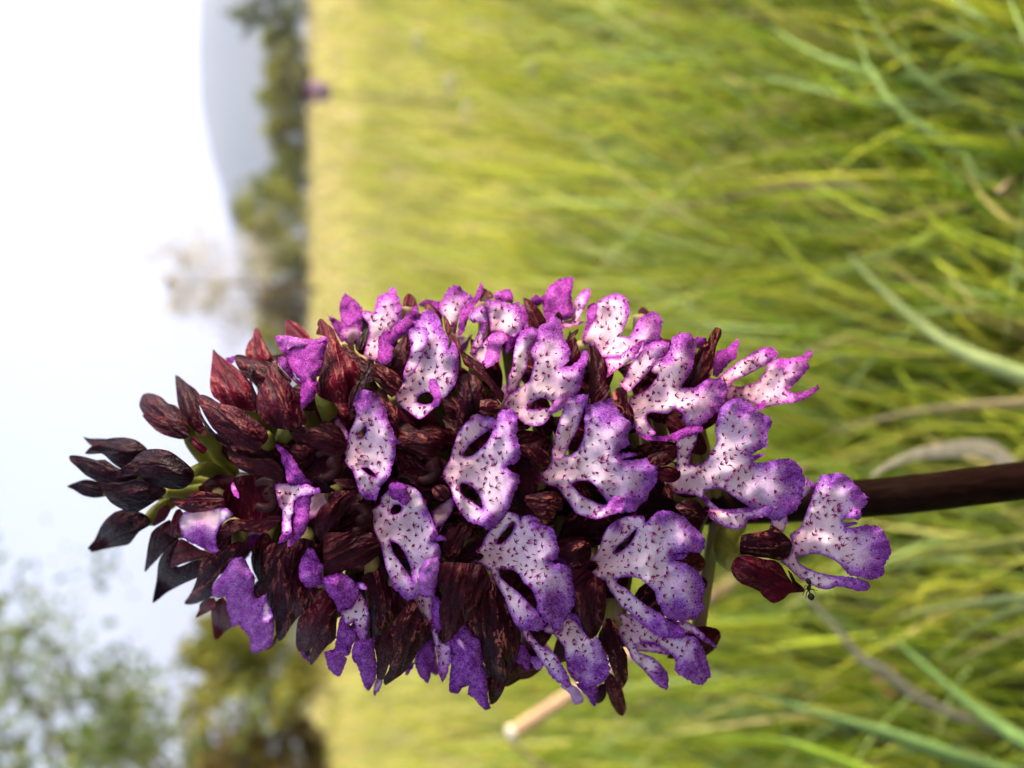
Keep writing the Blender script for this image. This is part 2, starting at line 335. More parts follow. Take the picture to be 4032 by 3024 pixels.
# cut brown stalk with a white pith end
vs, fs = tube(spline(to_ground([PQ(1108, 1582, .58), PQ(1180, 1535, .59), PQ(1300, 1455, .60), PQ(1520, 1300, .62), PQ(1700, 1175, .63)]), 6), .0052, 12)
ct = mesh_obj('cut_stalk', vs, fs, plain('cut_stalk', (.40, .26, .16), .7, .25, 200), None, PQ(1300, 1455, .42) * np.array([1, 1, 0]))
tag(ct, 'cut brown stalk with a white end leaning in the grass', 'stalk')
e0 = PQ(1108, 1582, .58); e1 = PQ(1099, 1588, .578)
vs, fs = tube([e0, (e0 + e1) / 2, e1], [.0060, .0062, .0045], 12)
mesh_obj('cut_end', vs, fs, plain('pith', (.60, .54, .42), .8, .1, 300), ct, PQ(1300, 1455, .42) * np.array([1, 1, 0]))
# grass heads (fluffy)
def grass_head(tipx, tipy, ex, ey, d, colr, label, group):
    a = PQ(tipx, tipy, d); b = PQ(ex, ey, d * .97); ax_ = b - a; L = np.linalg.norm(ax_); rg = np.random.default_rng(int(tipx)); parts = []
    for k in range(70):
        t = rg.uniform(0, 1); p = a + ax_ * t; q = rg.normal(0, 1, 3); q = q / np.linalg.norm(q) * L * .09 * math.sin(math.pi * (.15 + .8 * t))
        s = ax_ / L * L * .07; w_ = np.cross(s, q); w_ = w_ / (np.linalg.norm(w_) + 1e-9) * L * .02
        parts.append(([p, p + q * .6 + w_, p + q - s * .8, p + q * .6 - w_, p + q * .75 + s * .1], [(0, 1, 4), (1, 2, 4), (2, 3, 4), (3, 0, 4), (0, 3, 2, 1)]))
    path = to_ground([b, b + (b - a) * .6]); r = np.linalg.norm(ax_) * .02
    root = empty('grass_head', path[-1]); tag(root, label, 'grass head', group)
    vs, fs = join(parts); mesh_obj('seed_head', vs, fs, blade_mat(colr), root, path[-1], smooth=False)
    vs, fs = tube(spline([a] + path, 5), .0007, 6); mesh_obj('stalk', vs, fs, blade_mat(GY), root, path[-1])
for q, lb in [((1680, 100, 1780, 15), 'long curved straw yellow grass head'), ((1640, 240, 1800, 215), 'feathery grass head above the short bright green blade'), ((2060, 480, 2200, 410), 'loose straw grass head beside the curled tan dead leaf'),
              ((1330, 490, 1420, 440), 'small grass head at the tip of a thin straw stalk'), ((1560, 265, 1660, 230), 'grass head next to the thin yellowish blade')]:
    grass_head(*q, .55, (.42, .38, .14), lb, 'feathery grass heads')
# pale little flowers deep in the grass
def white_flower(x, y, d, label, group):
    c = PQ(x, y, d); foot_ = np.array([c[0] + .02, c[1] + .02, -.01]); root = empty('meadow_flower', foot_); tag(root, label, 'flower', group)
    vs, fs = tube(spline([c, (c + foot_) / 2 + np.array([.01, 0, 0]), foot_], 5), .0009, 6); mesh_obj('stalk', vs, fs, blade_mat(GG), root, foot_)
    nrm = (CAM - c); nrm = nrm / np.linalg.norm(nrm) * .6 + np.array([0, 0, .8]); nrm /= np.linalg.norm(nrm); u = np.cross(nrm, [1, 0, 0]); u /= np.linalg.norm(u); v = np.cross(nrm, u)
    R = .016 * d / 1.2
    for k in range(9):
        th = 2 * math.pi * k / 9; e = math.cos(th) * u + math.sin(th) * v; s = -math.sin(th) * u + math.cos(th) * v
        vs = [c + e * R * .2, c + e * R * .65 + s * R * .2 + nrm * R * .08, c + e * R, c + e * R * .65 - s * R * .2 + nrm * R * .08, c + e * R * .6 - nrm * R * .05]
        mesh_obj('petal', vs, [(0, 1, 2, 3), (0, 4, 1), (1, 4, 2), (2, 4, 3), (3, 4, 0)], WHITE, root, foot_)
    vs, fs = tube([c, c + nrm * R * .15, c + nrm * R * .25], [R * .28, R * .24, R * .08], 8); mesh_obj('flower_centre', vs, fs, blade_mat((.5, .4, .05)), root, foot_)
WHITE = plain('white_petal', (.75, .72, .66), .7, .1, 100)
for q in [(972, 185, 1.5), (1148, 150, 1.15), (1010, 240, 1.35), (905, 90, 2.0)]: white_flower(*q, 'small white daisy like flower blurred in the grass', 'white flowers in the meadow')
for q, lb in [((1815, 790, .62), 'tiny pale flower beside the broad pale blade'), ((2190, 300, .45), 'tiny pale flower near the short bright green blade'), ((2150, 640, .5), 'tiny pale flower near the grey brown dead leaf')]: white_flower(*q, lb, 'pale flowers low in the grass')
# dead leaves caught in the grass
def dead_leaf(x, y, d, size, colr, seed, label):
    rg = np.random.default_rng(seed); c = PQ(x, y, d); u = rg.normal(0, 1, 3); u /= np.linalg.norm(u); v = np.cross(u, rg.normal(0, 1, 3)); v /= np.linalg.norm(v); n_ = np.cross(u, v); vs = []; fs = []
    for i in range(9):
        t = i / 8; wv = size * .42 * math.sin(math.pi * (.04 + .92 * t)) ** .8
        for k in (-1, -.5, 0, .5, 1): vs.append(c + u * size * (2 * t - 1) + v * wv * k + n_ * size * (.25 * k * k + .3 * math.sin(2.5 * t) + .03 * rg.normal()))
    for i in range(8):
        for k in range(4): fs.append((i * 5 + k, i * 5 + k + 1, i * 5 + 6 + k, i * 5 + 5 + k))
    o = mesh_obj('dead_leaf', vs, fs, plain('dead_leaf', colr, .8, .35, 150, None, .2), None, c); sol = o.modifiers.new('thickness', 'SOLIDIFY'); sol.thickness = .0004
    tag(o, label, 'leaf')
dead_leaf(1955, 1440, .50, .010, (.42, .22, .08), 4, 'orange brown dead leaf under the long yellow stalk')
dead_leaf(1905, 1490, .55, .010, (.40, .24, .12), 5, 'faded orange dead leaf next to the greyish dead blade')
dead_leaf(2155, 408, .42, .013, (.55, .42, .24), 6, 'curled tan dead leaf near the short bright green blade')
dead_leaf(1705, 455, .55, .012, (.42, .28, .18), 7, 'small pinkish brown dead leaf behind green blades')
dead_leaf(2130, 700, .50, .011, (.34, .27, .18), 8, 'grey brown dead leaf beyond the broad pale blade')
dead_leaf(1920, 480, .50, .010, (.42, .20, .12), 9, 'reddish dead leaf among green blades')
# a second orchid, out in the meadow
def far_orchid():
    top = PQ(642, 194, 1.7); bot = PQ(705, 199, 1.7); foot_ = np.array([bot[0], bot[1], -.01]); root = empty('orchid', foot_); tag(root, 'small distant purple orchid standing alone in the meadow', 'orchid')
    vs, fs = tube(spline([top, bot, foot_], 6), .0025, 8); mesh_obj('stem', vs, fs, GREENSTALK, root, foot_)
    rg = np.random.default_rng(3); ax_ = bot - top; parts = []; dark = []
    for k in range(60):
        t = rg.uniform(.02, 1); th = rg.uniform(0, 2 * math.pi); e = np.array([math.cos(th), math.sin(th), 0]); s = np.array([-math.sin(th), math.cos(th), 0]); p = top + ax_ * t; R = .006 + .014 * math.sin(math.pi * min(1, .15 + .8 * t))
        q = p + e * R; dn = np.array([0, 0, -.012]) + e * .004
        (parts if t > .25 else dark).append(([p + e * R * .3, q + s * .007 + dn * .3, q + dn + s * .004, q + dn - s * .004, q - s * .007 + dn * .3, q + e * .003 + dn * .5], [(0, 1, 5), (1, 2, 5), (2, 3, 5), (3, 4, 5), (4, 0, 5)]))
    vs, fs = join(parts); mesh_obj('flowers', vs, fs, plain('far_petals', (.24, .11, .24), .6, .4, 120, (.36, .22, .34)), root, foot_)
    vs, fs = join(dark); mesh_obj('buds', vs, fs, plain('far_buds', (.05, .012, .03), .6, .4, 100), root, foot_)
far_orchid()

# ---- trees
LEAF = attr_colour('leaves', .7, .45)
BARK = plain('bark', (.12, .085, .06), .9, .4, 6)
def tree(name, foot_, height, spread, n_leaf, leaf, cols, seed, label, group=None, sparse=.5, trunk_r=.1, low=.25, limbs=14, tight=.62):
    rg = np.random.default_rng(seed); foot_ = np.asarray(foot_, float); root = empty(name, foot_); tag(root, label, 'bush' if 'bush' in name or 'hedge' in name else 'tree', group)
    parts = []; tips = []
    lean = rg.normal(0, .06, 2); trunk = [foot_ + np.array([lean[0] * t * height + .03 * height * math.sin(3 * t), lean[1] * t * height, height * .92 * t - .05]) for t in np.linspace(0, 1, 7)]
    parts.append(tube(trunk, [trunk_r * (1 - .85 * t) for t in np.linspace(0, 1, 7)], 9))
    for k in range(limbs):
        t = low + (1 - low) * (k + rg.uniform(0, .8)) / limbs; t = min(t, .97); i = min(int(t * 6), 5); p = trunk[i] + (trunk[i + 1] - trunk[i]) * (t * 6 - i)
        th = k * 2.4 + rg.uniform(-.5, .5); prof = math.sin(math.pi * min(1, .25 + .75 * (t - low) / (1 - low + 1e-6))) ** .6
        L = spread * prof * rg.uniform(.55, 1.1); e = np.array([math.cos(th), math.sin(th), rg.uniform(.2, .75)])
        q = [p, p + e * L * .5 + np.array([0, 0, .03 * L]), p + e * L]; pp = spline(q, 3); parts.append(tube(pp, np.linspace(trunk_r * .35 * (1.1 - t), trunk_r * .06, len(pp)), 6))
        for s in np.linspace(.3, 1, 6): tips.append((p + e * L * s, L * .22))
        for _ in range(3):
            a = p + e * L * rg.uniform(.35, .9); b = a + rg.normal(0, .32, 3) * L + np.array([0, 0, .1 * L]); parts.append(tube([a, (a + b) / 2 + rg.normal(0, .03, 3) * L, b], [trunk_r * .07, trunk_r * .05, trunk_r * .02], 5)); tips.append((b, L * .18)); tips.append(((a + b) / 2, L * .16))
    tips.append((trunk[-1], spread * .2))
    vs, fs = join(parts); mesh_obj('trunk', vs, fs, BARK, root, foot_)
    keep = [i for i in range(len(tips)) if rg.random() > sparse * .45]; cc = np.array([tips[i][0] for i in keep]); cr = np.array([tips[i][1] for i in keep])
    ci = rg.integers(0, len(cc), n_leaf); dirs = rg.normal(0, 1, (n_leaf, 3)); pos = cc[ci] + dirs * cr[ci][:, None] * tight
    pos[:, 2] = np.maximum(pos[:, 2], foot_[2] + .05)
    a = rg.normal(0, 1, (n_leaf, 3)); a /= np.linalg.norm(a, axis=1)[:, None]; b = np.cross(a, rg.normal(0, 1, (n_leaf, 3))); b /= np.linalg.norm(b, axis=1)[:, None]; n_ = np.cross(a, b)
    s = leaf * rg.uniform(.6, 1.3, (n_leaf, 1))
    V = np.stack([pos - a * s, pos + b * s * .5 + n_ * s * .15, pos + a * s, pos - b * s * .5 + n_ * s * .15], 1)
    cols = np.array(cols); clump = cols[rg.integers(0, len(cols), len(cc))]; cv = clump[ci] * rg.uniform(.7, 1.3, (n_leaf, 1))
    C = np.ones((n_leaf, 4, 4)); C[..., :3] = cv[:, None]
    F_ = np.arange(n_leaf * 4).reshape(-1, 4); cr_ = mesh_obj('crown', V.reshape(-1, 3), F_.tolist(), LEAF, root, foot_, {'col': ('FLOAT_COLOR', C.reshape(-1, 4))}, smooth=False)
    return root
OL = [(.19, .22, .03), (.25, .27, .04), (.14, .16, .025), (.30, .30, .05)]
OLB = [(.22, .165, .045), (.17, .13, .035), (.27, .21, .055)]
DKG = [(.08, .11, .022), (.11, .145, .028), (.15, .165, .03)]
YG = [(.24, .24, .04), (.20, .21, .04), (.29, .27, .055)]
def gp(y, dist, x=661):     # foot on the ground at overview row y and given distance
    p = PQ(x, y, dist); return np.array([p[0], p[1], -.05])
FAR = 'trees along the far edge of the meadow'
row = [(-60, 62, 6.5, 2.6, DKG, 'tall dark green tree rising above the far hedge row'), (40, 62, 6.8, 2.4, DKG, 'dark green tree beside the tallest tree of the far row'),
       (110, 66, 4.2, 2.4, OL, 'olive hedge tree next to the two dark green trees'), (170, 60, 3.6, 2.2, YG, 'low yellowish hedge tree just behind the distant orchid'), (225, 64, 4.6, 2.2, OL, 'olive hedge tree just past the distant orchid'),
       (290, 62, 3.4, 2.4, YG, 'low yellow green hedge tree between two olive ones'), (350, 66, 3.0, 2.3, OL, 'lowest olive hedge tree under the open hill'),
       (405, 60, 4.4, 2.0, DKG, 'small dark hedge tree next to the tall round topped one'), (455, 58, 6.0, 3.0, OL, 'tall round topped olive tree in the far row'), (520, 56, 4.6, 2.8, YG, 'yellow green bushy tree in the far row'),
       (590, 60, 4.4, 2.8, OL, 'olive tree at the foot of the glare pale tree'), (660, 58, 4.2, 2.6, OLB, 'brown tinged tree in the far row, partly behind the orchid'), (-150, 64, 5.5, 2.8, OL, 'olive tree beyond the tall dark green tree'), (740, 60, 4.0, 2.8, OL, 'olive tree in the far row behind the orchid spike')]
for i, (y, ds, h, sp, c, lb) in enumerate(row):
    tree('hedge_tree', gp(y, ds), h, sp, 2600, .16, c, 40 + i, lb, FAR, .25, .12, .05, 14)
tree('glare_tree', gp(628, 24, 668), 4.7, 2.5, 3000, .075, [(.50, .48, .43), (.42, .41, .35), (.56, .53, .48)], 71, 'pale tree with glare painted into its leaves rising above the hills behind the orchid top', None, .55, .09, .35, 16)  # leaf colours whitened: the bright sky's glare is put into them
tree('broadleaf_tree', np.array([-5.2, 9.6, -.05]), 6.4, 3.2, 9500, .08, [(.14, .19, .06), (.10, .15, .04), (.18, .22, .08)], 91, 'tall loose crowned green tree with sky showing between its leaves', None, .9, .13, .24, 30, .42)
tree('hedge_bush', np.array([-6.3, 13.0, -.05]), 2.6, 1.7, 5000, .09, OLB, 92, 'brown and olive bush below the tall loose crowned tree', None, .15, .08, .02, 16)
tree('hedge_bush', np.array([-4.6, 13.5, -.05]), 2.3, 1.5, 5000, .09, YG + OL, 93, 'olive green bush next to the brown one at the meadow edge', None, .15, .08, .02, 16)
tree('hedge_bush', np.array([-8.6, 12.2, -.05]), 2.6, 1.6, 5000, .09, OL, 94, 'rounded olive bush standing outermost under the tall tree', None, .15, .08, .02, 16)
# ------------------------------------------------------------------ the orchid: outlines of every petal, measured piece by piece
FR = {'A': (200, 1400, 1000), 'B': (200, 1900, 1000), 'C': (1000, 1000, 1000), 'D': (1000, 1500, 1000), 'E': (1000, 2100, 1000),
      'F': (1800, 1000, 1000), 'G': (1700, 1500, 1000), 'H': (1800, 2100, 1000), 'I': (2600, 1200, 1000), 'J': (2600, 1750, 1000), 'K': (600, 900, 800)}
FLOWERS = []
def FL(kind, fr, base, pieces, **kw): FLOWERS.append((kind, fr, base, pieces, kw))
# ---- buds at the top of the spike
FL('bud', 'A', (1240, 1040), [('dark', 7, "555,1045 600,990 690,930 760,860 830,820 930,812 1030,830 1110,880 1190,945 1240,1000 1250,1050 1220,1110 1150,1160 1060,1165 960,1145 870,1120 800,1075 760,1050 680,1055 600,1065", {'k': .8}),
    ('dark', 8, "580,1040 690,960 800,900 930,860 1060,890 1180,960 1240,1020 1150,1010 1000,990 860,1000 740,1030 640,1055", {'k': .35})], stalk="1235,1010 1340,985 1450,1020 1560,1090 1640,1150")
FL('bud', 'A', (780, 880), [('dark', 2, "295,855 340,800 420,750 520,718 640,712 730,730 790,765 845,820 830,880 760,930 660,990 600,980 530,930 480,880 440,855 360,860", {'k': .8})], stalk="760,880 900,960 1100,1060 1300,1110 1500,1140")
FL('bud', 'A', (500, 760), [('dark', -3, "280,705 330,720 420,722 500,725 600,740 560,800 420,790 350,785 310,745", {'k': .8})], stalk="560,760 800,880 1100,1060 1300,1120")
FL('bud', 'A', (740, 1040), [('dark', 4, "165,870 240,870 330,890 400,910 470,905 540,950 600,985 680,1000 760,1055 700,1100 600,1120 460,1110 390,1090 300,1040 230,975 165,915", {'k': .8})], stalk="720,1050 900,1100 1150,1130 1400,1150")
FL('bud', 'A', (1000, 1180), [('dark', 6, "390,1075 440,1090 500,1105 640,1100 740,1075 830,1080 900,1120 1000,1160 1000,1200 940,1250 850,1310 760,1360 680,1365 600,1330 520,1280 460,1200 420,1130", {'k': .8}),
    ('dark', 7, "400,1085 470,1110 600,1120 740,1090 860,1110 980,1160 880,1180 740,1170 600,1190 500,1180 440,1140", {'k': .4})], stalk="990,1190 1130,1200 1300,1180 1450,1140 1600,1110")
FL('bud', 'A', (430, 1150), [('dark', -1, "138,1140 200,1110 290,1080 360,1085 440,1110 500,1160 490,1220 450,1232 380,1240 280,1220 200,1170", {'k': .8})], stalk="470,1170 700,1200 1000,1200 1200,1180")
FL('bud', 'B', (850, 340), [('dark', 1, "320,570 380,500 430,390 480,320 560,255 650,235 760,250 840,290 865,330 850,380 770,430 700,520 660,545 540,565 430,590 350,605 345,590", {'k': .8}),
    ('dark', 2.5, "350,590 470,470 570,360 700,290 850,310 840,370 740,400 620,470 500,540 400,590", {'k': .3, 'tone': (.2, .1, .25)})], stalk="840,350 900,270 980,210 1060,160 1200,60", bract="890,380 1000,320 1045,230 1010,190 940,240")
FL('bud', 'A', (1170, 650), [('dark', 1, "775,400 800,340 850,325 920,340 975,370 1020,415 1090,435 1140,490 1180,540 1200,620 1215,690 1160,730 1080,720 980,690 900,640 840,560 800,500 770,440", {'k': .8, 'tone': (.3, .15, .3)}),
    ('hood', 3, "800,520 900,500 1000,520 1100,560 1190,640 1200,700 1100,715 980,690 880,620", {'k': .4, 'tone': (.4, .2, .3)})], stalk="1140,570 1215,650 1230,740 1300,850 1400,970 1520,1090", bract="1200,740 1250,700 1300,750 1365,810 1330,860 1250,800")
FL('bud', 'A', (1300, 600), [('dark', 0, "1085,170 1140,200 1200,250 1270,300 1290,360 1300,480 1330,600 1360,695 1290,680 1210,610 1150,520 1110,440 1095,330", {'k': .7, 'tone': (.25, .2, .2)})], stalk="1300,640 1400,760 1500,900 1600,1010")
FL('bud', 'A', (1860, 720), [('dark', 3, "1250,295 1300,340 1290,420 1320,520 1370,600 1440,680 1560,760 1600,780 1520,780 1440,730 1370,660 1330,590 1290,500 1265,420 1250,350", {'k': .6}),
    ('hood', 4, "1265,350 1330,340 1400,370 1480,420 1580,435 1660,470 1740,530 1820,590 1880,650 1895,720 1850,780 1770,810 1680,800 1600,770 1500,720 1400,620 1330,500 1280,400", {'k': .75, 'tone': (.42, .1, .35)})], stalk="1870,700 1900,780 1870,900 1850,1000")
FL('flower', 'A', (1650, 420), [('red', 1, "1413,-58 1450,-20 1500,20 1560,60 1620,110 1700,180 1745,260 1770,400 1790,490 1720,480 1620,450 1500,420 1410,350 1385,250 1395,120 1405,20", {}),
    ('pur', -1, "790,1415 850,1395 890,1400 890,1450 860,1470 820,1440", {'f': 'K'}),
    ('brown', 2, "890,1390 930,1370 1000,1380 1100,1430 1200,1440 1300,1450 1370,1500 1450,1580 1520,1659 1440,1740 1300,1740 1150,1690 1050,1640 960,1560 900,1450", {'f': 'K', 'k': .5}),
    ('dark', 4, "1715,110 1770,70 1770,110 1745,170 1760,260 1800,360 1800,500 1780,480 1740,280", {'k': .4})], stalk="1700,440 1800,560 1900,700")
FL('flower', 'K', (1250, 1440), [('red', -2, "1010,1380 1020,1300 1050,1230 1090,1180 1105,1100 1130,1078 1170,1105 1200,1200 1250,1290 1300,1380 1330,1440 1250,1460 1150,1440 1060,1410", {}),
    ('red', -1.5, "1090,1420 1100,1300 1110,1180 1130,1090 1180,1150 1220,1280 1290,1400 1200,1440", {'k': .4})])
# ---- upper flower with folded magenta lip
FL('flower', 'C', (330, 1440), [('hood', 4, "210,935 205,1000 260,1080 330,1150 380,1250 400,1340 440,1390 460,1440 440,1490 380,1510 300,1535 200,1520 120,1490 60,1440 30,1370 20,1280 40,1180 90,1110 110,1030 150,960", {'tone': (.5, .25, .5)}),
    ('lip', 5, "215,900 280,910 310,990 370,1080 420,1130 370,1130 300,1060 230,980", {'mag': 1, 'b': (420, 1130)}),
    ('pur', 7, "190,715 260,710 330,720 430,740 530,745 600,720 640,725 640,790 610,880 590,960 560,1050 530,1100 560,1110 550,1200 510,1270 470,1310 430,1350 410,1330 405,1200 420,1120 380,1080 310,980 290,900 230,830 195,770", {'mag': 1}),
    ('pur', 7.8, "190,715 260,708 330,720 430,740 530,745 600,722 635,728 560,775 450,800 340,810 290,830 240,780", {'mag': 1, 'pale': .25})], stalk="330,1500 280,1560 300,1640 420,1700")
FL('flower', 'C', (480, 760), [('red', -3, "275,580 330,580 400,620 460,680 505,735 560,800 420,800 290,760", {})])
FL('flower', 'C', (760, 1280), [('red', 3, "540,700 560,640 550,610 570,565 600,570 640,610 690,650 720,720 760,800 800,870 860,920 910,980 930,1060 890,1130 860,1190 830,1290 760,1310 680,1290 600,1260 550,1220 560,1100 600,960 640,800 630,720", {'tone': (.72, .2, .75)}),
    ('brown', 2, "765,790 800,785 850,820 910,880 980,920 1030,960 1090,945 1140,980 1220,1020 1280,1080 1290,1140 1250,1200 1200,1250 1100,1150 1020,1080 940,1060 900,980 830,900 780,840", {'k': .4, 'tone': (.4, 1, .6)}),
    ('dark', 5, "990,925 1020,960 1030,1060 1030,1110 980,1120 960,1170 900,1200 870,1260 860,1340 870,1420 840,1430 820,1350 830,1230 850,1180 900,1120 960,1060 980,980", {'k': .5})], stalk="600,1250 650,1370 720,1500 850,1640")
FL('flower', 'C', (1100, 1500), [('hood', 1, "1010,1110 1050,1100 1080,1150 1140,1210 1200,1290 1260,1340 1320,1400 1390,1470 1400,1490 1370,1485 1290,1440 1260,1480 1260,1560 1240,1620 1200,1600 1150,1400 1100,1280 1030,1200", {'k': .4, 'tone': (.45, .3, .6)})])
# ---- flowers along the upper edge of the frame
FL('flower', 'C', (830, 790), [('pur', -4, "650,545 700,560 760,590 745,520 750,440 780,360 800,345 860,390 920,440 950,490 935,560 940,640 920,740 880,790 830,800 770,770 720,700 690,640", {'mag': 1}),
    ('lip', -3.4, "750,690 800,640 860,600 930,570 935,650 915,745 870,785 820,790", {'mag': 1, 'b': (880, 760), 'm': 120, 'ns': 1})])
FL('flower', 'C', (1000, 900), [('lip', -2, "960,880 980,790 1000,700 990,600 940,540 920,500 960,490 1040,500 1060,430 1080,365 1130,345 1170,330 1190,295 1220,290 1260,370 1285,450 1280,560 1250,600 1200,660 1180,760 1150,850 1080,930 1010,910", {'mag': .8, 'm': 60}),
    ('pur', 2, "1080,930 1080,800 1090,720 1160,655 1180,700 1230,620 1300,560 1360,500 1400,445 1430,450 1430,540 1400,560 1370,650 1290,720 1230,780 1210,830 1205,900 1150,965 1110,950", {'mag': 1}),
    ('dark', -3, "880,800 930,700 980,640 1000,700 980,800 950,880 900,850", {'k': .4}),
    ('red', -1, "1160,960 1210,840 1290,740 1350,720 1370,800 1340,900 1300,1000 1290,1080 1220,1020", {'k': .4, 'tone': (.45, .1, .2)})])
FL('flower', 'C', (1360, 470), [('red', -4, "1295,480 1300,400 1330,350 1360,345 1400,380 1420,430 1400,510 1300,540", {})])
FL('flower', 'C', (1600, 560), [('brown', -2, "1480,430 1520,425 1570,460 1620,510 1640,550 1610,570 1540,520 1490,500", {'k': .5}),
    ('pur', -6, "1430,440 1500,395 1540,400 1620,420 1640,470 1600,500 1520,450 1470,460", {'mag': 1})])
FL('flower', 'C', (1250, 1240), [('lip', 1, "1230,1230 1290,1130 1300,1040 1350,900 1365,800 1345,700 1360,650 1400,632 1390,590 1430,560 1480,500 1560,500 1610,560 1650,650 1690,740 1695,820 1720,800 1730,750 1770,830 1785,940 1780,1040 1750,1140 1690,1220 1640,1270 1600,1310 1550,1360 1480,1420 1440,1440 1390,1410 1340,1370 1270,1320", {'mag': .35, 'm': 62, 'h': ["1420,1280 1440,1230 1500,1205 1540,1210 1570,1270 1560,1295 1490,1310 1430,1295"], 'pa': [(1600, 640, 90), (1560, 540, 110)]}),
    ('lip', 3.4, "1300,1040 1350,900 1365,800 1345,700 1360,650 1420,635 1500,650 1525,680 1520,730 1490,800 1470,890 1430,970 1390,1040 1340,1070", {'mag': .35, 'm': 20, 'b': (1330, 1060)}),
    ('lip', 4.5, "1520,1110 1550,1080 1590,1100 1620,1180 1630,1240 1600,1320 1540,1330 1570,1260 1530,1190", {'mag': .8, 'm': 60, 'pa': [(1570, 1150, 80)]}),
    ('red', 1, "1650,545 1690,570 1720,650 1770,740 1800,830 1790,1000 1750,1180 1710,1200 1760,1050 1770,900 1720,780 1670,680", {'k': .5, 'tone': (.5, .1, .35)})])
# ---- right of it
FL('flower', 'F', (200, 1400), [('brown', 1.5, "30,840 100,880 200,960 280,1060 360,1160 410,1210 390,1300 330,1230 250,1120 150,1020 60,960", {'k': .4, 'tone': (.4, 1, .5)}),
    ('dark', 2, "20,1080 90,1040 180,1080 240,1180 260,1280 350,1270 380,1340 330,1390 240,1410 170,1390 100,1430 40,1520 0,1500 -10,1300", {'tone': (.2, .1, .2)}),
    ('vein', 3, "160,1300 220,1270 310,1265 370,1310 375,1360 320,1400 240,1400 190,1370", {'k': .5, 'tone': (.45, .3, .8)})])
FL('flower', 'F', (-20, 720), [('lip', -4, "-170,470 -130,400 -80,310 -30,275 20,280 70,330 130,370 140,420 100,450 60,470 20,540 0,620 -20,720 -60,690 -90,600 -130,540", {'mag': .8, 'm': 70}),
    ('pur', 0, "0,720 10,650 20,560 50,470 100,440 150,380 190,280 205,255 225,270 215,330 190,400 160,450 110,520 80,620 60,670 40,700", {'mag': 1}),
    ('lip', 0.5, "105,560 130,500 170,460 210,450 250,490 270,570 255,650 225,720 220,780 190,830 150,860 120,850 140,770 180,690 220,610 190,590 140,600", {'mag': .6, 'm': 26, 'b': (130, 850)})])
FL('flower', 'F', (260, 410), [('brown', -3, "195,420 205,340 225,295 260,310 310,345 310,385 260,410 240,480", {})])
FL('flower', 'F', (180, 910), [('lip', -1, "250,420 300,400 390,410 450,440 480,430 540,420 550,500 590,580 560,660 500,720 430,700 380,680 300,680 280,560", {'mag': .7, 'm': 60, 'b': (330, 680)}),
    ('lip', 0, "110,860 190,800 240,760 300,690 370,690 330,800 270,880 250,940 220,960 160,910", {'mag': .9, 'm': 14}),
    ('pur', 3, "250,990 245,900 260,830 270,770 310,700 380,680 430,700 440,740 400,790 380,860 370,920 310,970", {'mag': 1, 'pale': .2}),
    ('pur', 2, "410,790 430,720 500,720 560,660 560,700 500,790 450,860 430,870 420,840", {'mag': 1}),
    ('pur', -3, "330,340 380,320 460,310 490,390 480,430 380,410 325,390", {'mag': 1}),
    ('pur', -4, "540,470 600,450 620,560 650,640 600,660 560,600", {'mag': 1}),
    ('dark', -2, "230,620 300,650 330,760 260,900 130,830 200,720", {'k': .3, 'tone': (.3, .2, .2)})])
FL('flower', 'F', (700, 640), [('brown', -2, "570,385 600,385 660,420 720,490 760,550 780,590 760,640 690,650 620,640 620,560 590,460", {'tone': (.5, .7, .4)}),
    ('pur', -2.5, "640,400 690,355 720,380 770,340 800,280 840,255 900,215 1000,205 1015,230 1000,330 1000,410 1020,500 1000,560 930,580 860,570 790,590 760,540 740,440 690,460", {'mag': 1}),
    ('lip', -4, "1020,420 1070,340 1130,300 1160,310 1160,370 1120,450 1080,540 1060,580 1110,590 1050,620 920,650 920,590 1000,570 1020,500", {'mag': 1, 'm': 30, 'b': (950, 620)})])
FL('flower', 'F', (1000, 940), [('dark', 1, "850,560 865,510 890,505 915,540 915,600 880,620", {}),
    ('dark', 2, "960,720 1010,680 1055,650 1050,690 1000,740 970,760", {'tone': (.2, .8, .3)}),
    ('vein', -.5, "930,760 1000,720 1040,760 1060,830 1085,890 1060,940 980,980 930,980 930,940 985,880 975,800", {'tone': (.6, .2, .9)})])
FL('flower', 'F', (410, 1310), [('lip', 1, "400,1310 440,1240 510,1180 560,1150 620,1110 650,1030 670,940 640,850 690,760 700,680 720,630 780,600 800,570 850,540 900,580 915,650 930,730 970,800 985,870 970,930 920,985 1000,965 1060,920 1100,850 1135,845 1135,930 1110,1030 1090,1120 1060,1200 1010,1260 960,1310 900,1360 820,1400 790,1450 740,1490 660,1500 590,1480 540,1440 470,1370", {'mag': .5, 'm': 60, 'h': ["610,1345 660,1290 740,1255 800,1275 830,1310 810,1335 700,1350"], 'pa': [(820, 640, 150), (1090, 960, 70)]}),
    ('lip', 3, "430,1200 445,1080 480,980 490,880 510,780 540,700 600,645 680,645 700,680 690,740 640,830 620,920 600,1010 550,1100 510,1190", {'mag': .6, 'm': 30, 'b': (450, 1200), 'pa': [(600, 660, 90)]}),
    ('pur', 5, "820,1330 880,1250 940,1210 985,1195 980,1240 920,1310 840,1380 800,1400 800,1360", {'mag': .8, 'pale': .3})])
FL('flower', 'F', (1240, 1270), [('brown', 1, "1140,1180 1150,1080 1140,980 1145,850 1165,800 1210,810 1250,870 1280,930 1295,1000 1290,1070 1310,1130 1335,1190 1300,1250 1230,1290 1180,1330 1150,1330 1160,1250 1080,1220", {'tone': (.4, .9, .3)}),
    ('dark', 2, "1160,1330 1200,1210 1260,1100 1330,1190 1300,1260 1240,1290", {'tone': (.45, .1, .1), 'k': .4})])
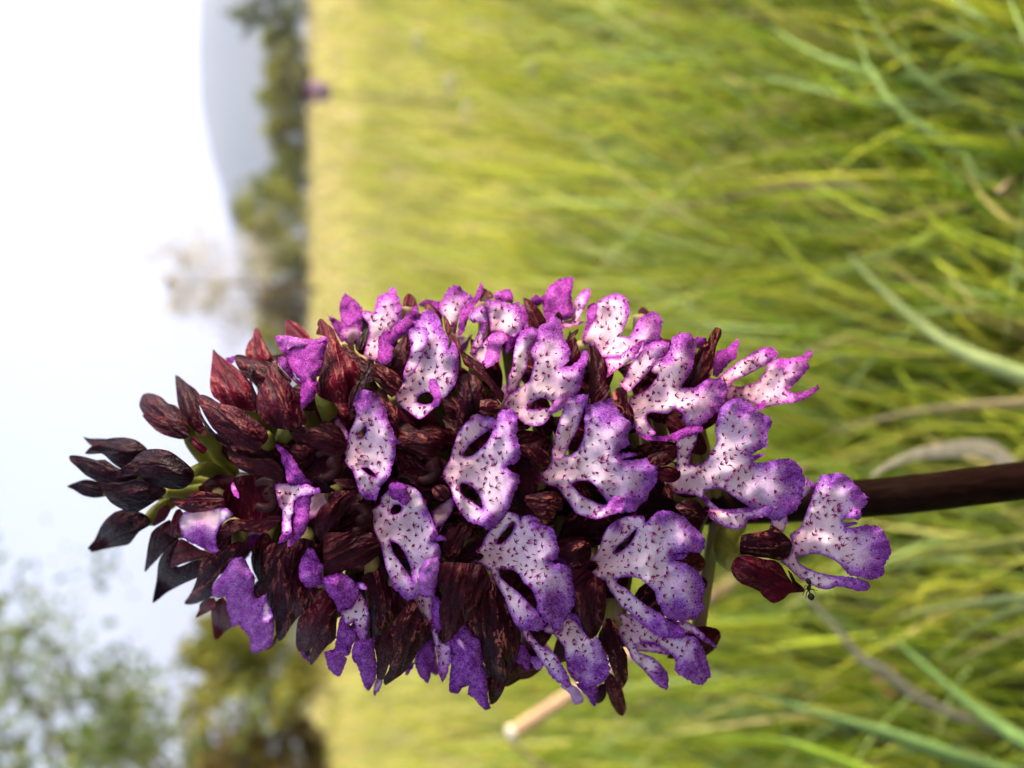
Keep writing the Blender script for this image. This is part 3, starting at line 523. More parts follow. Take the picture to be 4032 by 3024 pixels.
FL('flower', 'F', (1110, 780), [('lip', -1, "1090,760 1150,640 1200,560 1220,420 1280,380 1350,345 1400,345 1460,370 1490,410 1500,500 1480,590 1440,680 1420,710 1500,720 1540,650 1580,570 1640,530 1700,500 1750,520 1785,580 1785,640 1770,690 1780,740 1740,780 1690,800 1640,870 1600,900 1540,920 1480,900 1420,900 1360,905 1300,900 1250,890 1200,810 1130,800", {'mag': .75, 'm': 70}),
    ('pur', -3, "1090,740 1120,620 1140,460 1190,430 1225,450 1240,560 1180,660 1130,770", {'mag': 1}),
    ('lip', 1.5, "1290,910 1400,905 1440,860 1520,810 1610,750 1610,790 1580,850 1510,930 1420,990 1330,1060 1300,1080 1310,1000", {'mag': 1, 'm': 40, 'b': (1300, 1000)})])
FL('flower', 'F', (1610, 540), [('dark', -8, "1575,560 1580,490 1620,460 1650,480 1670,510 1620,560", {'tone': (.5, .3, .2)})])
FL('flower', 'F', (1510, 1280), [('lip', 1, "1500,1260 1560,1230 1640,1190 1700,1130 1740,1060 1690,1020 1750,930 1820,880 1850,830 1870,740 1900,710 1950,690 2020,690 2060,740 2070,850 2060,930 2040,1020 1990,1100 1955,1160 2000,1165 2060,1160 2120,1130 2200,1085 2290,1090 2350,1140 2340,1230 2310,1300 2270,1370 2200,1430 2150,1480 2070,1515 2010,1500 1960,1440 1960,1390 1900,1350 1840,1390 1780,1390 1700,1380 1660,1400 1650,1440 1700,1520 1730,1560 1680,1590 1620,1580 1560,1540 1540,1480 1530,1400 1500,1310", {'mag': .6, 'm': 75, 'pa': [(1980, 760, 120), (1820, 900, 90)]}),
    ('lip', 3, "1420,1140 1470,1060 1510,960 1580,880 1650,800 1730,760 1800,755 1845,780 1845,840 1800,880 1740,930 1690,1000 1640,1060 1590,1110 1530,1170 1490,1200", {'mag': .8, 'm': 34, 'b': (1440, 1180)}),
    ('pur', 3, "1560,1550 1640,1590 1740,1590 1840,1580 1920,1540 2000,1505 2080,1500 2140,1510 2140,1540 2080,1570 1990,1600 1900,1630 1780,1630 1660,1620 1590,1590", {'mag': .9})])
FL('flower', 'F', (1430, 1430), [('vein', 3, "1350,1220 1390,1170 1440,1160 1480,1200 1490,1290 1530,1350 1545,1430 1530,1500 1490,1460 1420,1370 1350,1290", {'tone': (.3, .2, .9)})])
FL('flower', 'I', (300, 700), [('vein', 1, "300,480 330,400 380,330 430,320 450,400 465,500 450,580 430,650 370,690 300,730 190,725 230,640 290,560", {'tone': (.35, .25, .8)}),
    ('tan', 2.5, "410,330 440,250 480,195 530,210 530,270 500,330 480,400 470,500 470,600 455,620 465,480 440,380", {'k': .4}),
    ('pur', -2, "300,290 360,280 400,300 400,360 320,380 300,340", {'mag': .9}),
    ('pur', -2, "470,470 500,400 570,385 620,340 660,305 685,310 670,400 660,470 600,510 530,590 490,630 460,600", {'mag': 1})])
FL('flower', 'I', (560, 760), [('lip', 0, "560,740 600,700 700,715 780,690 850,670 880,620 920,570 930,520 980,490 1040,470 1120,470 1200,450 1250,440 1270,410 1300,400 1330,410 1310,450 1280,480 1290,530 1260,600 1200,660 1140,720 1110,740 1150,770 1230,760 1310,730 1370,700 1385,720 1340,770 1270,820 1180,850 1080,860 980,880 920,895 890,900 840,870 760,840 690,830 600,830 570,800", {'mag': 1, 'm': 48, 'pa': [(1060, 500, 90)]}),
    ('lip', 1.5, "515,630 580,570 650,520 720,470 800,420 880,375 960,372 1010,400 1025,440 980,480 900,530 820,580 740,620 650,660 600,720 540,720", {'mag': .9, 'm': 26, 'b': (560, 680), 'pa': [(960, 400, 90)]}),
    ('pur', 1.5, "810,880 870,860 900,830 915,830 910,880 870,920 830,910", {'mag': .9})])
# ---- the lowest large lip on the axis
FL('flower', 'I', (60, 1580), [('lip', 2, "60,1560 130,1480 140,1400 145,1300 140,1200 200,1130 320,1120 310,1200 270,1290 255,1380 290,1400 350,1390 410,1340 450,1270 490,1190 475,1090 490,1020 520,920 570,850 630,825 690,815 740,840 790,870 830,920 900,950 960,990 970,1050 930,1110 930,1180 930,1230 870,1260 820,1290 790,1310 840,1305 910,1290 900,1310 850,1340 810,1370 900,1375 1000,1350 1100,1340 1160,1360 1220,1420 1250,1490 1255,1560 1240,1640 1230,1700 1180,1790 1100,1840 1030,1880 960,1860 900,1840 840,1860 760,1880 740,1930 660,1955 580,1940 480,1890 430,1850 420,1780 370,1700 300,1660 200,1650 100,1640", {'mag': .1, 'm': 80, 'h': ["380,1640 430,1610 520,1600 600,1640 680,1700 770,1760 700,1770 600,1780 510,1770 430,1700"], 'pa': [(720, 900, 130), (930, 1040, 120), (1150, 1500, 170), (1100, 1740, 140)]}),
    ('lip', 4, "430,1776 500,1776 600,1806 750,1796 870,1766 990,1761 990,1786 930,1836 860,1856 770,1866 740,1926 660,1956 560,1931 470,1876 420,1826", {'mag': .25, 'm': 24, 'b': (430, 1790)}),
    ('dark', 1, "0,1276 60,1236 140,1216 150,1276 130,1346 60,1396 0,1396", {'tone': (.3, .8, .5)}),
    ('red', 1.5, "-40,1426 60,1406 130,1426 160,1456 130,1506 60,1516 -40,1526", {'tone': (.7, .3, .3)}),
    ('tan', 2, "40,1566 100,1566 130,1636 110,1696 50,1666 20,1636", {'k': .4}),
    ('vein', 4, "130,1756 180,1716 240,1696 310,1706 360,1746 380,1786 430,1756 415,1816 390,1866 360,1916 300,1876 230,1856 180,1816", {'tone': (.2, .2, .6)}),
    ('dark', -1, "-420,1400 -300,1420 -150,1440 0,1500 60,1600 120,1700 160,1780 0,1860 -200,1850 -380,1820 -420,1750 -340,1620", {'k': .3})])
# ---- bottom flower hanging apart, with its two dark sepals and the ant
FL('flower', 'J', (1110, 860), [('lip', 4, "1130,790 1180,750 1220,720 1260,620 1290,540 1330,430 1370,330 1400,270 1450,262 1520,250 1570,245 1620,270 1680,330 1740,390 1800,460 1790,530 1745,570 1750,620 1720,660 1660,640 1600,650 1590,680 1700,675 1715,690 1660,710 1610,730 1700,720 1800,700 1880,710 1940,750 1980,820 2010,920 1985,1000 1950,1060 1950,1130 1880,1170 1820,1180 1740,1150 1650,1140 1580,1060 1500,1000 1400,960 1320,955 1250,970 1190,980 1210,1030 1290,1080 1400,1120 1500,1140 1620,1150 1730,1170 1810,1200 1825,1250 1780,1280 1690,1270 1600,1240 1520,1240 1470,1265 1380,1250 1300,1210 1220,1170 1150,1110 1090,1050 1050,1020 1100,980 1140,950 1150,880", {'mag': .12, 'm': 80, 'pa': [(1500, 300, 110), (1720, 440, 110), (1930, 900, 150), (1880, 1100, 130)]}),
    ('vein', 6, "690,900 710,790 800,770 900,750 945,740 960,700 1010,720 1080,780 1130,830 1150,880 1130,950 1100,1000 1030,1010 940,990 840,980 760,960 700,960", {'tone': (.22, .1, 1.)}),
    ('hood', 7, "615,1080 640,1010 690,970 800,970 900,1000 1000,1010 1060,1060 1110,1150 1150,1200 1200,1250 1240,1285 1180,1290 1120,1300 1070,1350 990,1385 930,1350 880,1290 800,1250 700,1210 640,1150", {'tone': (.5, .15, .25)}),
    ('hood', 8.5, "870,1290 960,1230 1060,1190 1160,1220 1190,1270 1120,1300 1070,1350 990,1385 930,1350", {'tone': (.62, .1, .15), 'k': .4}),
    ('tan', 6, "1110,1090 1150,1130 1180,1190 1230,1230 1260,1270 1230,1290 1180,1250 1140,1180", {'k': .3}),
    ('lip', 0, "960,680 1000,600 1080,600 1110,650 1100,690 1070,760 1000,740", {'mag': .2, 'm': 14, 'b': (1040, 760)}),
    ('lip', -2, "1200,270 1260,290 1350,350 1300,420 1220,480 1180,420", {'mag': .2, 'm': 40, 'b': (1150, 400)})],
   stalk="690,700 600,780 550,900 570,980 650,1040", stalk2="650,740 630,860 660,980 720,940")
# ---- central flowers
FL('flower', 'G', (940, 850), [('lip', 1, "930,830 1000,770 1040,700 1050,640 1160,640 1200,650 1270,600 1310,520 1330,440 1330,330 1340,260 1330,210 1400,200 1470,170 1550,150 1620,180 1690,230 1740,310 1750,400 1700,480 1720,540 1690,580 1640,600 1640,630 1700,620 1770,635 1780,655 1700,670 1660,690 1740,690 1830,680 1920,670 1960,760 1965,850 1940,920 1900,960 1870,1040 1800,1090 1780,1130 1700,1145 1600,1150 1520,1180 1430,1205 1350,1185 1260,1150 1200,1070 1150,1000 1090,930 1000,900", {'mag': .1, 'm': 80, 'h': ["1225,900 1290,870 1370,870 1430,920 1490,1000 1530,1060 1500,1080 1410,1050 1300,990"], 'pa': [(1540, 260, 190), (1900, 800, 110), (1750, 1050, 130)]}),
    ('lip', 2.5, "1045,660 1070,500 1100,380 1140,260 1160,160 1200,140 1300,120 1365,120 1350,200 1310,290 1270,420 1210,530 1160,650 1110,690", {'mag': .2, 'm': 26, 'b': (1080, 680), 'pa': [(1300, 150, 90)]}),
    ('lip', 4, "1520,1090 1560,1030 1630,1000 1670,1040 1680,1100 1650,1140 1540,1170 1440,1200 1380,1180 1450,1130", {'mag': .5, 'm': 40, 'pa': [(1620, 1060, 120)], 'b': (1350, 1180)}),
    ('dark', 1, "770,560 850,550 920,520 980,490 995,520 950,570 1000,600 1030,680 1010,730 970,750 900,740 860,690 780,640", {'tone': (.4, .6, .6)}),
    ('cup', 0, "640,740 780,680 880,730 940,790 950,880 900,960 800,1010 700,1020 660,900", {'tone': (.35, .1, .15)}),
    ('brown', 3, "800,1010 900,980 1000,960 1090,970 1140,1040 1135,1120 1090,1130 1060,1200 1000,1240 940,1240 900,1160 830,1080", {'tone': (.3, .9, .6), 'k': .4}),
    ('dark', 1, "690,960 800,980 820,1090 760,1120 700,1060", {})])
FL('flower', 'G', (110, 770), [('lip', 1, "100,770 150,700 175,620 200,540 230,450 290,370 340,330 380,290 440,300 530,320 560,340 590,265 650,250 710,250 740,310 750,380 740,480 760,560 775,640 740,710 650,745 700,790 760,820 760,880 720,980 690,1060 650,1140 620,1200 560,1260 490,1300 430,1260 330,1230 280,1180 230,1110 190,1030 160,930 110,860", {'mag': .2, 'm': 55, 'h': ["245,920 270,890 330,910 390,960 430,1040 440,1110 380,1070 300,1020 250,970", "270,650 330,560 400,500 480,440 530,410 520,460 470,540 400,610 340,655"], 'pa': [(680, 300, 90), (720, 480, 70), (520, 1230, 110), (450, 310, 70)]}),
    ('brown', 1, "-169,320 -124,350 -64,400 -4,430 56,420 136,405 216,440 186,500 196,570 156,640 66,680 -34,640 -134,600 -234,560 -224,440", {'tone': (.3, .8, .3), 'dx': -100, 'k': .4}),
    ('cup', 0, "-300,650 -240,560 -90,630 60,670 120,690 130,800 80,880 20,930 -60,970 -160,930 -260,860 -300,760", {'tone': (.35, .1, .2)}),
    ('tan', 1.5, "", {'col': "-110,670 -60,640 0,650 30,700 0,740 30,780 0,840 -70,870 -110,850"}),
    ('brown', 2, "0,950 40,910 120,910 160,980 140,1030 80,1055 30,1020", {'tone': (.3, .7, .4), 'k': .5}),
    ('dark', 1, "-330,840 -230,820 -140,900 -80,960 0,950 -20,1020 -110,1020 -220,930 -310,890", {})])
FL('flower', 'D', (780, 650), [('lip', 1, "780,640 800,580 830,450 880,340 890,260 860,195 900,100 960,75 1030,95 1090,150 1140,240 1170,340 1210,430 1240,510 1290,530 1240,560 1235,640 1210,720 1190,800 1150,870 1100,920 1060,1030 980,1030 920,970 890,880 860,790 800,720", {'mag': .3, 'm': 50, 'h': ["900,500 920,450 970,400 980,440 950,490", "940,760 1000,760 1060,820 1060,840 990,810"], 'pa': [(970, 160, 150), (1120, 290, 90), (1210, 520, 50), (1000, 1000, 70)]}),
    ('brown', 1, "270,345 330,340 400,380 460,410 540,400 620,365 700,370 750,410 790,480 810,560 790,620 740,660 620,620 540,600 450,560 380,550 330,490", {'tone': (.4, .7, .35), 'k': .4}),
    ('cup', 0, "420,760 480,640 560,580 720,600 800,650 800,740 740,850 680,900 620,960 540,960 480,880", {'tone': (.35, .1, .2)}),
    ('tan', 1.5, "", {'col': "560,650 620,612 690,625 720,670 690,710 720,760 690,820 620,850 580,830"}),
    ('brown', 2, "690,860 760,850 850,850 900,910 850,940 780,925 720,890", {'tone': (.3, 1, .3), 'k': .5}),
    ('dark', 1, "440,860 560,850 660,920 720,970 660,980 560,970", {}),
    ('tan', 2, "320,600 370,540 420,590 480,600 460,650 390,680", {'k': .4, 'tone': (.5, .5, .4)})])
FL('flower', 'D', (1000, 1220), [('lip', 1, "1000,1150 1090,1080 1110,1010 1170,950 1190,890 1260,880 1330,900 1400,930 1460,990 1500,1080 1540,1180 1580,1280 1610,1340 1670,1370 1650,1390 1560,1390 1610,1430 1630,1520 1610,1640 1590,1780 1560,1880 1470,1880 1440,1860 1400,1900 1330,1910 1270,1850 1210,1800 1190,1730 1150,1630 1120,1500 1090,1400 1050,1320 1000,1290", {'mag': .2, 'm': 44, 'h': ["1190,1130 1220,1080 1270,1080 1290,1110 1260,1150 1200,1160", "1190,1400 1250,1420 1310,1500 1360,1620 1370,1720 1290,1600 1220,1500"], 'pa': [(1600, 1340, 80), (1500, 1150, 60), (1300, 1870, 70)]}),
    ('pur', 3.2, "1180,900 1250,880 1320,920 1360,1020 1320,1090 1260,1050 1200,1020 1170,960", {'mag': .5}),
    ('pur', 4, "1500,1560 1600,1540 1610,1640 1580,1770 1560,1870 1470,1860 1440,1760 1440,1640", {'mag': .3, 'pale': .15}),
    ('dark', 2, "650,980 720,960 830,950 940,960 1000,1000 950,1030 880,1070 800,1130 760,1210 700,1300 620,1400 560,1380 525,1280 540,1180 580,1100 640,1060", {'tone': (.35, .4, .3)}),
    ('cup', 0, "640,1190 760,1110 900,1040 1010,1060 1030,1180 1040,1300 960,1340 860,1340 720,1350 620,1360", {'tone': (.35, .2, .3)}),
    ('tan', 1.5, "", {'col': "850,1100 910,1090 970,1130 980,1180 940,1210 970,1250 930,1300 870,1310"}),
    ('brown', 3, "620,1330 760,1320 900,1320 1020,1320 1060,1360 1095,1430 1090,1500 1030,1560 960,1610 880,1640 790,1650 740,1700 660,1740 605,1740 610,1600 600,1500", {'tone': (.42, .6, .25), 'k': .3})])
FL('flower', 'D', (200, 1000), [('lip', 2, "190,900 310,895 400,905 470,895 500,925 570,930 575,965 500,990 400,1010 350,1060 345,1140 320,1200 330,1290 320,1325 250,1335 245,1220 245,1130 215,1080 195,980", {'mag': .4, 'm': 9}),
    ('pur', 3, "180,552 235,570 300,620 360,690 400,770 450,840 505,890 470,905 400,915 310,905 285,850 270,760 240,700 235,640 205,600", {'mag': .6}),
    ('pur', 3.5, "380,1030 440,1000 500,990 490,1100 475,1200 450,1300 400,1370 340,1420 290,1445 300,1400 330,1350 340,1280 345,1180 355,1080", {'mag': .7}),
    ('pur', 4, "245,1330 320,1310 335,1360 260,1400 210,1415 215,1395", {'mag': 1}),
    ('cup', 0, "1560,1110 1620,1060 1700,1040 1800,1050 1930,1080 1990,1200 1990,1320 1950,1420 1900,1500 1800,1530 1700,1540 1600,1500 1560,1400 1500,1280 1500,1200", {'f': 'A', 'tone': (.55, .3, .35)}),
    ('tan', 1.5, "", {'f': 'A', 'col': "1800,1120 1860,1100 1930,1115 1950,1160 1900,1200 1950,1240 1940,1310 1870,1330 1800,1310"}),
    ('brown', 1.5, "1510,700 1545,760 1590,830 1680,880 1760,900 1850,890 1930,900 1990,950 2030,1020 2020,1100 1960,1090 1880,1060 1760,1030 1660,1000 1590,950 1545,880 1530,780", {'f': 'A', 'k': .45, 'tone': (.4, .8, .5)}),
    ('brown', 2.5, "1440,510 1460,440 1500,370 1560,320 1650,320 1760,330 1900,300 1990,290 2000,330 1930,400 1860,440 1760,430 1650,400 1590,440 1520,490", {'f': 'B', 'k': .4, 'tone': (.5, .8, .5)}),
    ('lip', 2, "1570,1130 1590,1100 1610,1140 1640,1220 1620,1245 1580,1190", {'f': 'A', 'm': 4, 'ns': 1, 'mag': 1, 'b': (1600, 1100)})])
FL('flower', 'A', (1480, 1240), [('hood', 3, "1030,1240 1100,1240 1170,1250 1210,1200 1280,1185 1380,1190 1480,1210 1510,1250 1510,1310 1420,1340 1320,1360 1220,1370 1140,1340 1080,1300", {'tone': (.5, .2, .75)}),
    ('lip', 1, "1110,330 1150,260 1300,240 1460,220 1540,230 1590,280 1530,330 1470,380 1440,470 1440,530 1455,590 1430,615 1360,590 1280,550 1200,510 1150,470 1130,400", {'f': 'B', 'b': (1340, 220), 'm': 10, 'ns': 1, 'mag': .3, 'pa': [(1300, 500, 170), (1400, 560, 150)]}),
    ('dark', 2.5, "1040,370 1060,300 1090,240 1130,230 1150,280 1110,330 1130,400 1130,480 1050,470 985,410 1040,390", {'f': 'B', 'tone': (.5, .3, .4), 'k': .5})])
FL('bud', 'B', (1060, 440), [('dark', 0, "815,770 830,660 850,530 880,430 950,370 1040,325 1070,400 1110,470 1110,530 1040,560 980,610 930,670 860,740 830,775", {'k': .7, 'tone': (.2, .1, .15)})], stalk="1060,440 1200,420 1400,380 1550,260")
FL('bud', 'B', (1270, 720), [('dark', 1, "885,1045 900,950 920,850 930,740 950,660 1010,570 1090,500 1120,500 1100,640 1090,730 1150,720 1240,680 1320,680 1290,780 1270,830 1180,870 1100,910 1010,960 950,1010 900,1045", {'k': .7, 'tone': (.12, .1, .1)}),
    ('brown', 3, "1040,730 1060,640 1090,560 1130,490 1200,520 1300,580 1400,620 1340,650 1240,680 1140,710 1070,740", {'tone': (.65, .7, .4), 'k': .4})], stalk="1280,700 1400,620 1560,520 1700,400")
FL('flower', 'B', (1660, 560), [('hood', 1, "1160,1050 1220,960 1260,870 1290,760 1330,660 1420,610 1520,560 1640,510 1740,560 1760,590 1680,640 1560,690 1480,790 1410,900 1410,990 1340,1020 1270,1055 1200,1065", {'tone': (.4, .2, .6)}),
    ('red', 0, "1255,1180 1290,1110 1295,1060 1340,1020 1420,1000 1440,1060 1400,1110 1320,1150", {}),
    ('red', -1, "1425,1360 1400,1220 1395,1110 1430,1040 1500,1000 1560,1100 1580,1200 1575,1260 1520,1300 1460,1360", {'tone': (.7, .8, .3)}),
    ('pur', 4, "1405,980 1420,880 1500,790 1570,680 1630,655 1690,670 1740,760 1780,840 1760,950 1800,1010 1870,980 1910,1100 1940,1190 1950,1250 1920,1400 1870,1450 1770,1490 1740,1440 1735,1360 1680,1290 1640,1240 1580,1260 1560,1180 1535,1090 1520,1000 1450,1005", {'mag': .35, 'pale': .12}),
    ('lip', 4.5, "1830,1180 1870,1010 1920,1110 1930,1180 1870,1220", {'mag': .1, 'm': 10, 'ns': 1, 'b': (1880, 1050)}),
    ('red', -1, "1850,1450 1920,1390 1970,1310 1960,1400 1900,1455", {})])
FL('flower', 'E', (480, 90), [('hood', 1, "80,230 90,150 150,90 250,90 350,60 430,40 520,70 560,110 480,130 430,200 390,320 420,420 470,470 560,480 600,480 560,560 500,640 420,700 360,760 310,830 270,900 215,940 190,860 180,760 150,720 110,600 100,560 0,565 -10,530 70,440 110,380 90,320", {'tone': (.35, .45, .45)}),
    ('dark', 3, "80,230 90,150 150,90 250,90 330,110 280,200 200,300 160,420 110,540 0,565 -10,530 70,440 110,380 90,320", {'tone': (.25, .2, .35), 'k': .45}),
    ('pur', 4, "390,320 420,210 480,130 520,140 560,220 600,290 600,380 700,350 780,350 850,400 910,480 900,560 860,640 800,650 740,675 700,590 640,520 590,450 530,470 460,470 400,400", {'mag': .4}),
    ('lip', 3, "760,680 840,650 880,560 920,510 970,590 1000,700 990,820 970,920 920,920 890,840 870,770 820,800 780,760", {'mag': .15, 'm': 26, 'b': (900, 540)}),
    ('lip', 3.5, "890,430 940,430 975,460 970,485 920,480", {'mag': .2, 'm': 12, 'ns': 1, 'b': (880, 450)}),
    ('pur', 2, "710,960 740,780 780,700 850,820 890,830 880,920 850,1000 830,1060 790,1070 810,1090 780,1180 750,1245 710,1235 650,1180 620,1080 615,1030 690,1010", {'mag': .25}),
    ('pur', 3, "850,1060 860,990 890,940 970,930 1040,910 1050,1000 1065,1130 1065,1250 1040,1310 1000,1365 960,1330 930,1240 900,1150 860,1100", {'mag': .15}),
    ('lip', -1, "1040,1390 1050,1310 1080,1250 1125,1265 1100,1350 1060,1410", {'mag': .1, 'm': 20, 'ns': 1, 'b': (1080, 1260)})])
FL('flower', 'E', (640, 520), [('hood', 1, "370,830 390,740 470,640 560,540 620,490 660,560 720,660 720,760 700,880 600,950 540,950 500,1000 460,1030 390,1030 365,960", {'tone': (.55, .1, .7)}),
    ('brown', 2, "600,700 680,660 730,700 720,780 710,920 640,980 580,1050 540,1110 490,1150 485,1070 520,960 560,840", {'tone': (.4, .9, .2), 'k': .3}),
    ('dark', -1, "440,1090 440,1030 480,1000 490,1060", {}),
    ('pur', -2, "410,1030 445,1050 490,1100 470,1115 430,1080", {'mag': .2})])
FL('flower', 'E', (1050, 370), [('hood', 1, "920,390 1000,340 1060,330 1110,260 1150,400 1200,500 1320,580 1300,680 1200,800 1100,880 1000,910 1000,700 960,560 910,470", {'tone': (.3, .2, .45)}),
    ('vein', 2.5, "1060,910 1110,880 1210,770 1300,650 1350,590 1400,580 1450,690 1520,780 1545,850 1480,940 1420,1040 1380,1120 1310,1210 1230,1270 1140,1325 1130,1270 1180,1160 1150,1000", {'tone': (.35, .7, .8), 'k': .4}),
    ('brown', 3.2, "1060,910 1130,880 1250,820 1330,850 1290,960 1220,1060 1170,1160 1130,1270 1070,1260 1070,1100 1050,990", {'tone': (.3, 1, .1), 'k': .3}),
    ('pur', -3, "1400,1100 1450,1000 1540,930 1580,1040 1550,1180 1520,1300 1480,1280 1430,1220 1410,1160", {'mag': .3}),
    ('pur', -4, "1310,1225 1370,1130 1400,1140 1340,1225", {'mag': .4})])
FL('flower', 'E', (1420, 560), [('lip', 0, "1360,540 1450,530 1555,540 1550,650 1560,760 1600,850 1620,930 1700,960 1710,1100 1680,1230 1640,1300 1610,1200 1600,1080 1570,950 1540,840 1490,740 1420,660", {'mag': .25, 'm': 26}),
    ('pur', 1, "1550,550 1610,570 1640,700 1640,820 1600,850 1560,760 1550,650", {'mag': .15}),
    ('brown', 4, "1600,280 1700,250 1850,260 1980,270 2030,330 2060,400 2030,500 2000,580 1970,660 1880,740 1820,800 1760,870 1700,940 1635,960 1640,860 1620,760 1610,660 1640,560 1600,430", {'tone': (.35, .7, .2), 'k': .35}),
    ('pur', 2, "1640,960 1700,940 1770,860 1800,780 1840,790 1900,870 1960,920 1990,1050 2010,1200 2030,1300 2040,1440 2060,1520 2010,1535 1960,1490 1920,1440 1860,1400 1870,1330 1810,1350 1780,1395 1710,1380 1700,1300 1710,1200 1710,1050", {'mag': .12}),
    ('lip', 3, "1740,900 1780,900 1850,980 1885,1050 1840,1040 1780,980", {'mag': .1, 'm': 26, 'ns': 1, 'b': (1760, 910)})])
FL('flower', 'H', (290, 420), [('vein', 1, "90,790 120,710 180,660 240,580 280,480 300,390 350,480 400,570 450,680 500,780 550,840 555,930 540,1030 490,1150 440,1240 400,1300 330,1290 290,1240 230,1120 190,960 150,880", {'tone': (.25, .35, 1.)}),
    ('brown', 0, "260,1280 300,1240 380,1290 430,1270 400,1380 340,1470 290,1490 270,1400", {'tone': (.4, .9, .4), 'k': .5}),
    ('brown', 2, "430,760 500,770 550,840 555,930 540,1030 490,1150 440,1240 420,1100 430,920", {'tone': (.3, 1, .2), 'k': .3})])
FL('flower', 'H', (140, 210), [('lip', 1, "130,180 210,110 240,40 330,-80 400,-160 440,-190 530,-160 550,-100 560,-140 620,-160 680,-140 740,-80 810,-60 850,0 870,80 890,150 870,210 850,230 800,240 860,260 950,280 1000,330 1030,420 1040,520 1030,600 990,680 950,720 950,760 910,770 915,830 900,855 860,830 800,790 760,770 730,730 700,660 685,570 640,480 580,430 540,360 480,320 370,310 380,380 450,450 530,510 590,570 660,640 720,700 765,790 740,840 690,850 610,840 540,830 490,760 440,650 410,560 350,460 310,380 280,310 200,260 140,230", {'mag': .03, 'm': 70, 'h': ["345,85 370,30 430,-40 480,-100 500,-80 470,0 410,70 370,95"], 'pa': [(700, -100, 100), (850, 620, 190), (640, 790, 90)]}),
    ('vein', 2, "-111,53 -71,-37 39,-67 129,-57 119,13 39,73 19,173 -61,223 -111,153", {'tone': (.4, .5, .9), 'k': .4}),
    ('cup', 0, "-131,153 -21,213 79,93 179,23 229,73 259,153 199,233 79,273 -71,273", {'tone': (.3, .3, .3)}),
    ('pur', 0, "850,240 930,210 980,260 1040,340 960,290", {'mag': .2})])
FL('flower', 'H', (1160, 260), [('lip', 1, "1140,260 1200,190 1240,120 1270,20 1320,-60 1400,-120 1500,-150 1620,-150 1640,-90 1680,-130 1750,-190 1840,-200 1920,-170 1990,-130 2040,-80 2100,-20 2130,20 2155,50 2155,120 2120,170 2030,165 1930,170 1870,190 1990,180 2000,200 1960,225 1880,235 1960,250 2040,290 2100,340 2150,430 2155,500 2130,580 2155,640 2110,710 2060,750 1980,760 1880,760 1810,720 1780,660 1740,590 1720,510 1660,450 1600,400 1510,380 1400,395 1400,440 1460,470 1540,540 1640,620 1740,680 1820,740 1900,790 1980,840 1985,880 1920,910 1830,905 1760,900 1690,850 1600,790 1500,690 1430,640 1370,550 1330,500 1290,420 1230,390 1150,330", {'mag': 0, 'm': 75, 'h': ["1370,170 1400,110 1470,50 1540,-20 1565,-40 1540,30 1490,100 1420,160"], 'pa': [(1800, -150, 110), (2090, 60, 80), (1930, 680, 160), (2110, 420, 70), (1740, 800, 100), (1380, -80, 80)]}),
    ('pur', 4, "1850,800 1900,790 1980,840 1985,880 1920,910 1840,890", {'mag': .2}),
    ('brown', 3, "1040,420 1100,380 1180,370 1250,390 1290,490 1300,600 1290,700 1260,800 1220,880 1180,920 1130,880 1090,790 1050,700 1030,650", {'tone': (.4, .6, .3), 'k': .45}),
    ('vein', 3, "900,200 940,120 1010,70 1100,60 1160,100 1170,180 1150,260 1100,310 1030,310 960,250", {'tone': (.25, .3, .9)}),
    ('hood', 3.5, "1010,320 1130,310 1200,370 1130,420 1040,500 1010,420", {'tone': (.4, .0, .1), 'k': .4}),
    ('cup', -1, "900,240 1040,300 1180,240 1260,320 1280,420 1150,440 1000,420", {'tone': (.3, .2, .2)})])
FL('flower', 'H', (580, 870), [('lip', 0, "750,840 800,790 860,830 910,850 920,770 960,720 1040,780 1090,830 1120,880 1170,930 1210,980 1250,960 1270,1000 1310,1080 1330,1180 1300,1270 1250,1310 1180,1330 1100,1330 1050,1300 990,1250 960,1180 940,1080 930,1000 890,940 840,880 780,870", {'mag': 0, 'm': 60, 'b': (850, 800), 'pa': [(1050, 1150, 130), (1250, 1200, 130)]}),
    ('lip', 1, "560,850 620,840 660,900 720,970 800,1020 860,1060 900,1130 950,1210 990,1320 960,1340 900,1310 830,1260 780,1180 720,1100 690,1050 640,970 590,920", {'mag': 0, 'm': 34, 'b': (580, 860)}),
    ('pur', 2.5, "1190,1050 1180,980 1200,900 1250,960 1260,1090 1210,1095", {'mag': .1, 'pale': .3}),
    ('pur', 0, "960,700 1000,690 1060,740 1090,820 1040,780", {'mag': .1}),
    ('pur', -4, "510,1120 540,950 590,980 640,1080 630,1180 600,1195 560,1140", {'mag': .3}),
    ('pur', -4, "640,1080 700,1080 750,1160 700,1190 660,1150", {'mag': .2, 'pale': .3}),
    ('pur', -3, "900,1330 990,1320 1060,1360 1100,1440 1080,1480 1020,1490 980,1400", {'mag': .1, 'pale': .5}),
    ('pur', -2, "1040,1310 1220,1320 1210,1420 1210,1500 1180,1500 1130,1420", {'mag': .1}),
    ('brown', -4, "1210,1480 1220,1340 1280,1310 1300,1410 1260,1470", {})])
FL('flower', 'H', (1330, 780), [('vein', -1, "1260,820 1300,740 1370,760 1410,860 1440,980 1480,1060 1485,1180 1490,1260 1440,1350 1400,1320 1370,1240 1330,1140 1300,1030 1260,960 1230,890", {'tone': (.3, .3, 1.)}),
    ('brown', -2, "1280,1320 1300,1200 1380,1260 1440,1360 1460,1440 1475,1530 1440,1595 1390,1560 1340,1480 1310,1400", {'tone': (.5, .6, .3)})])
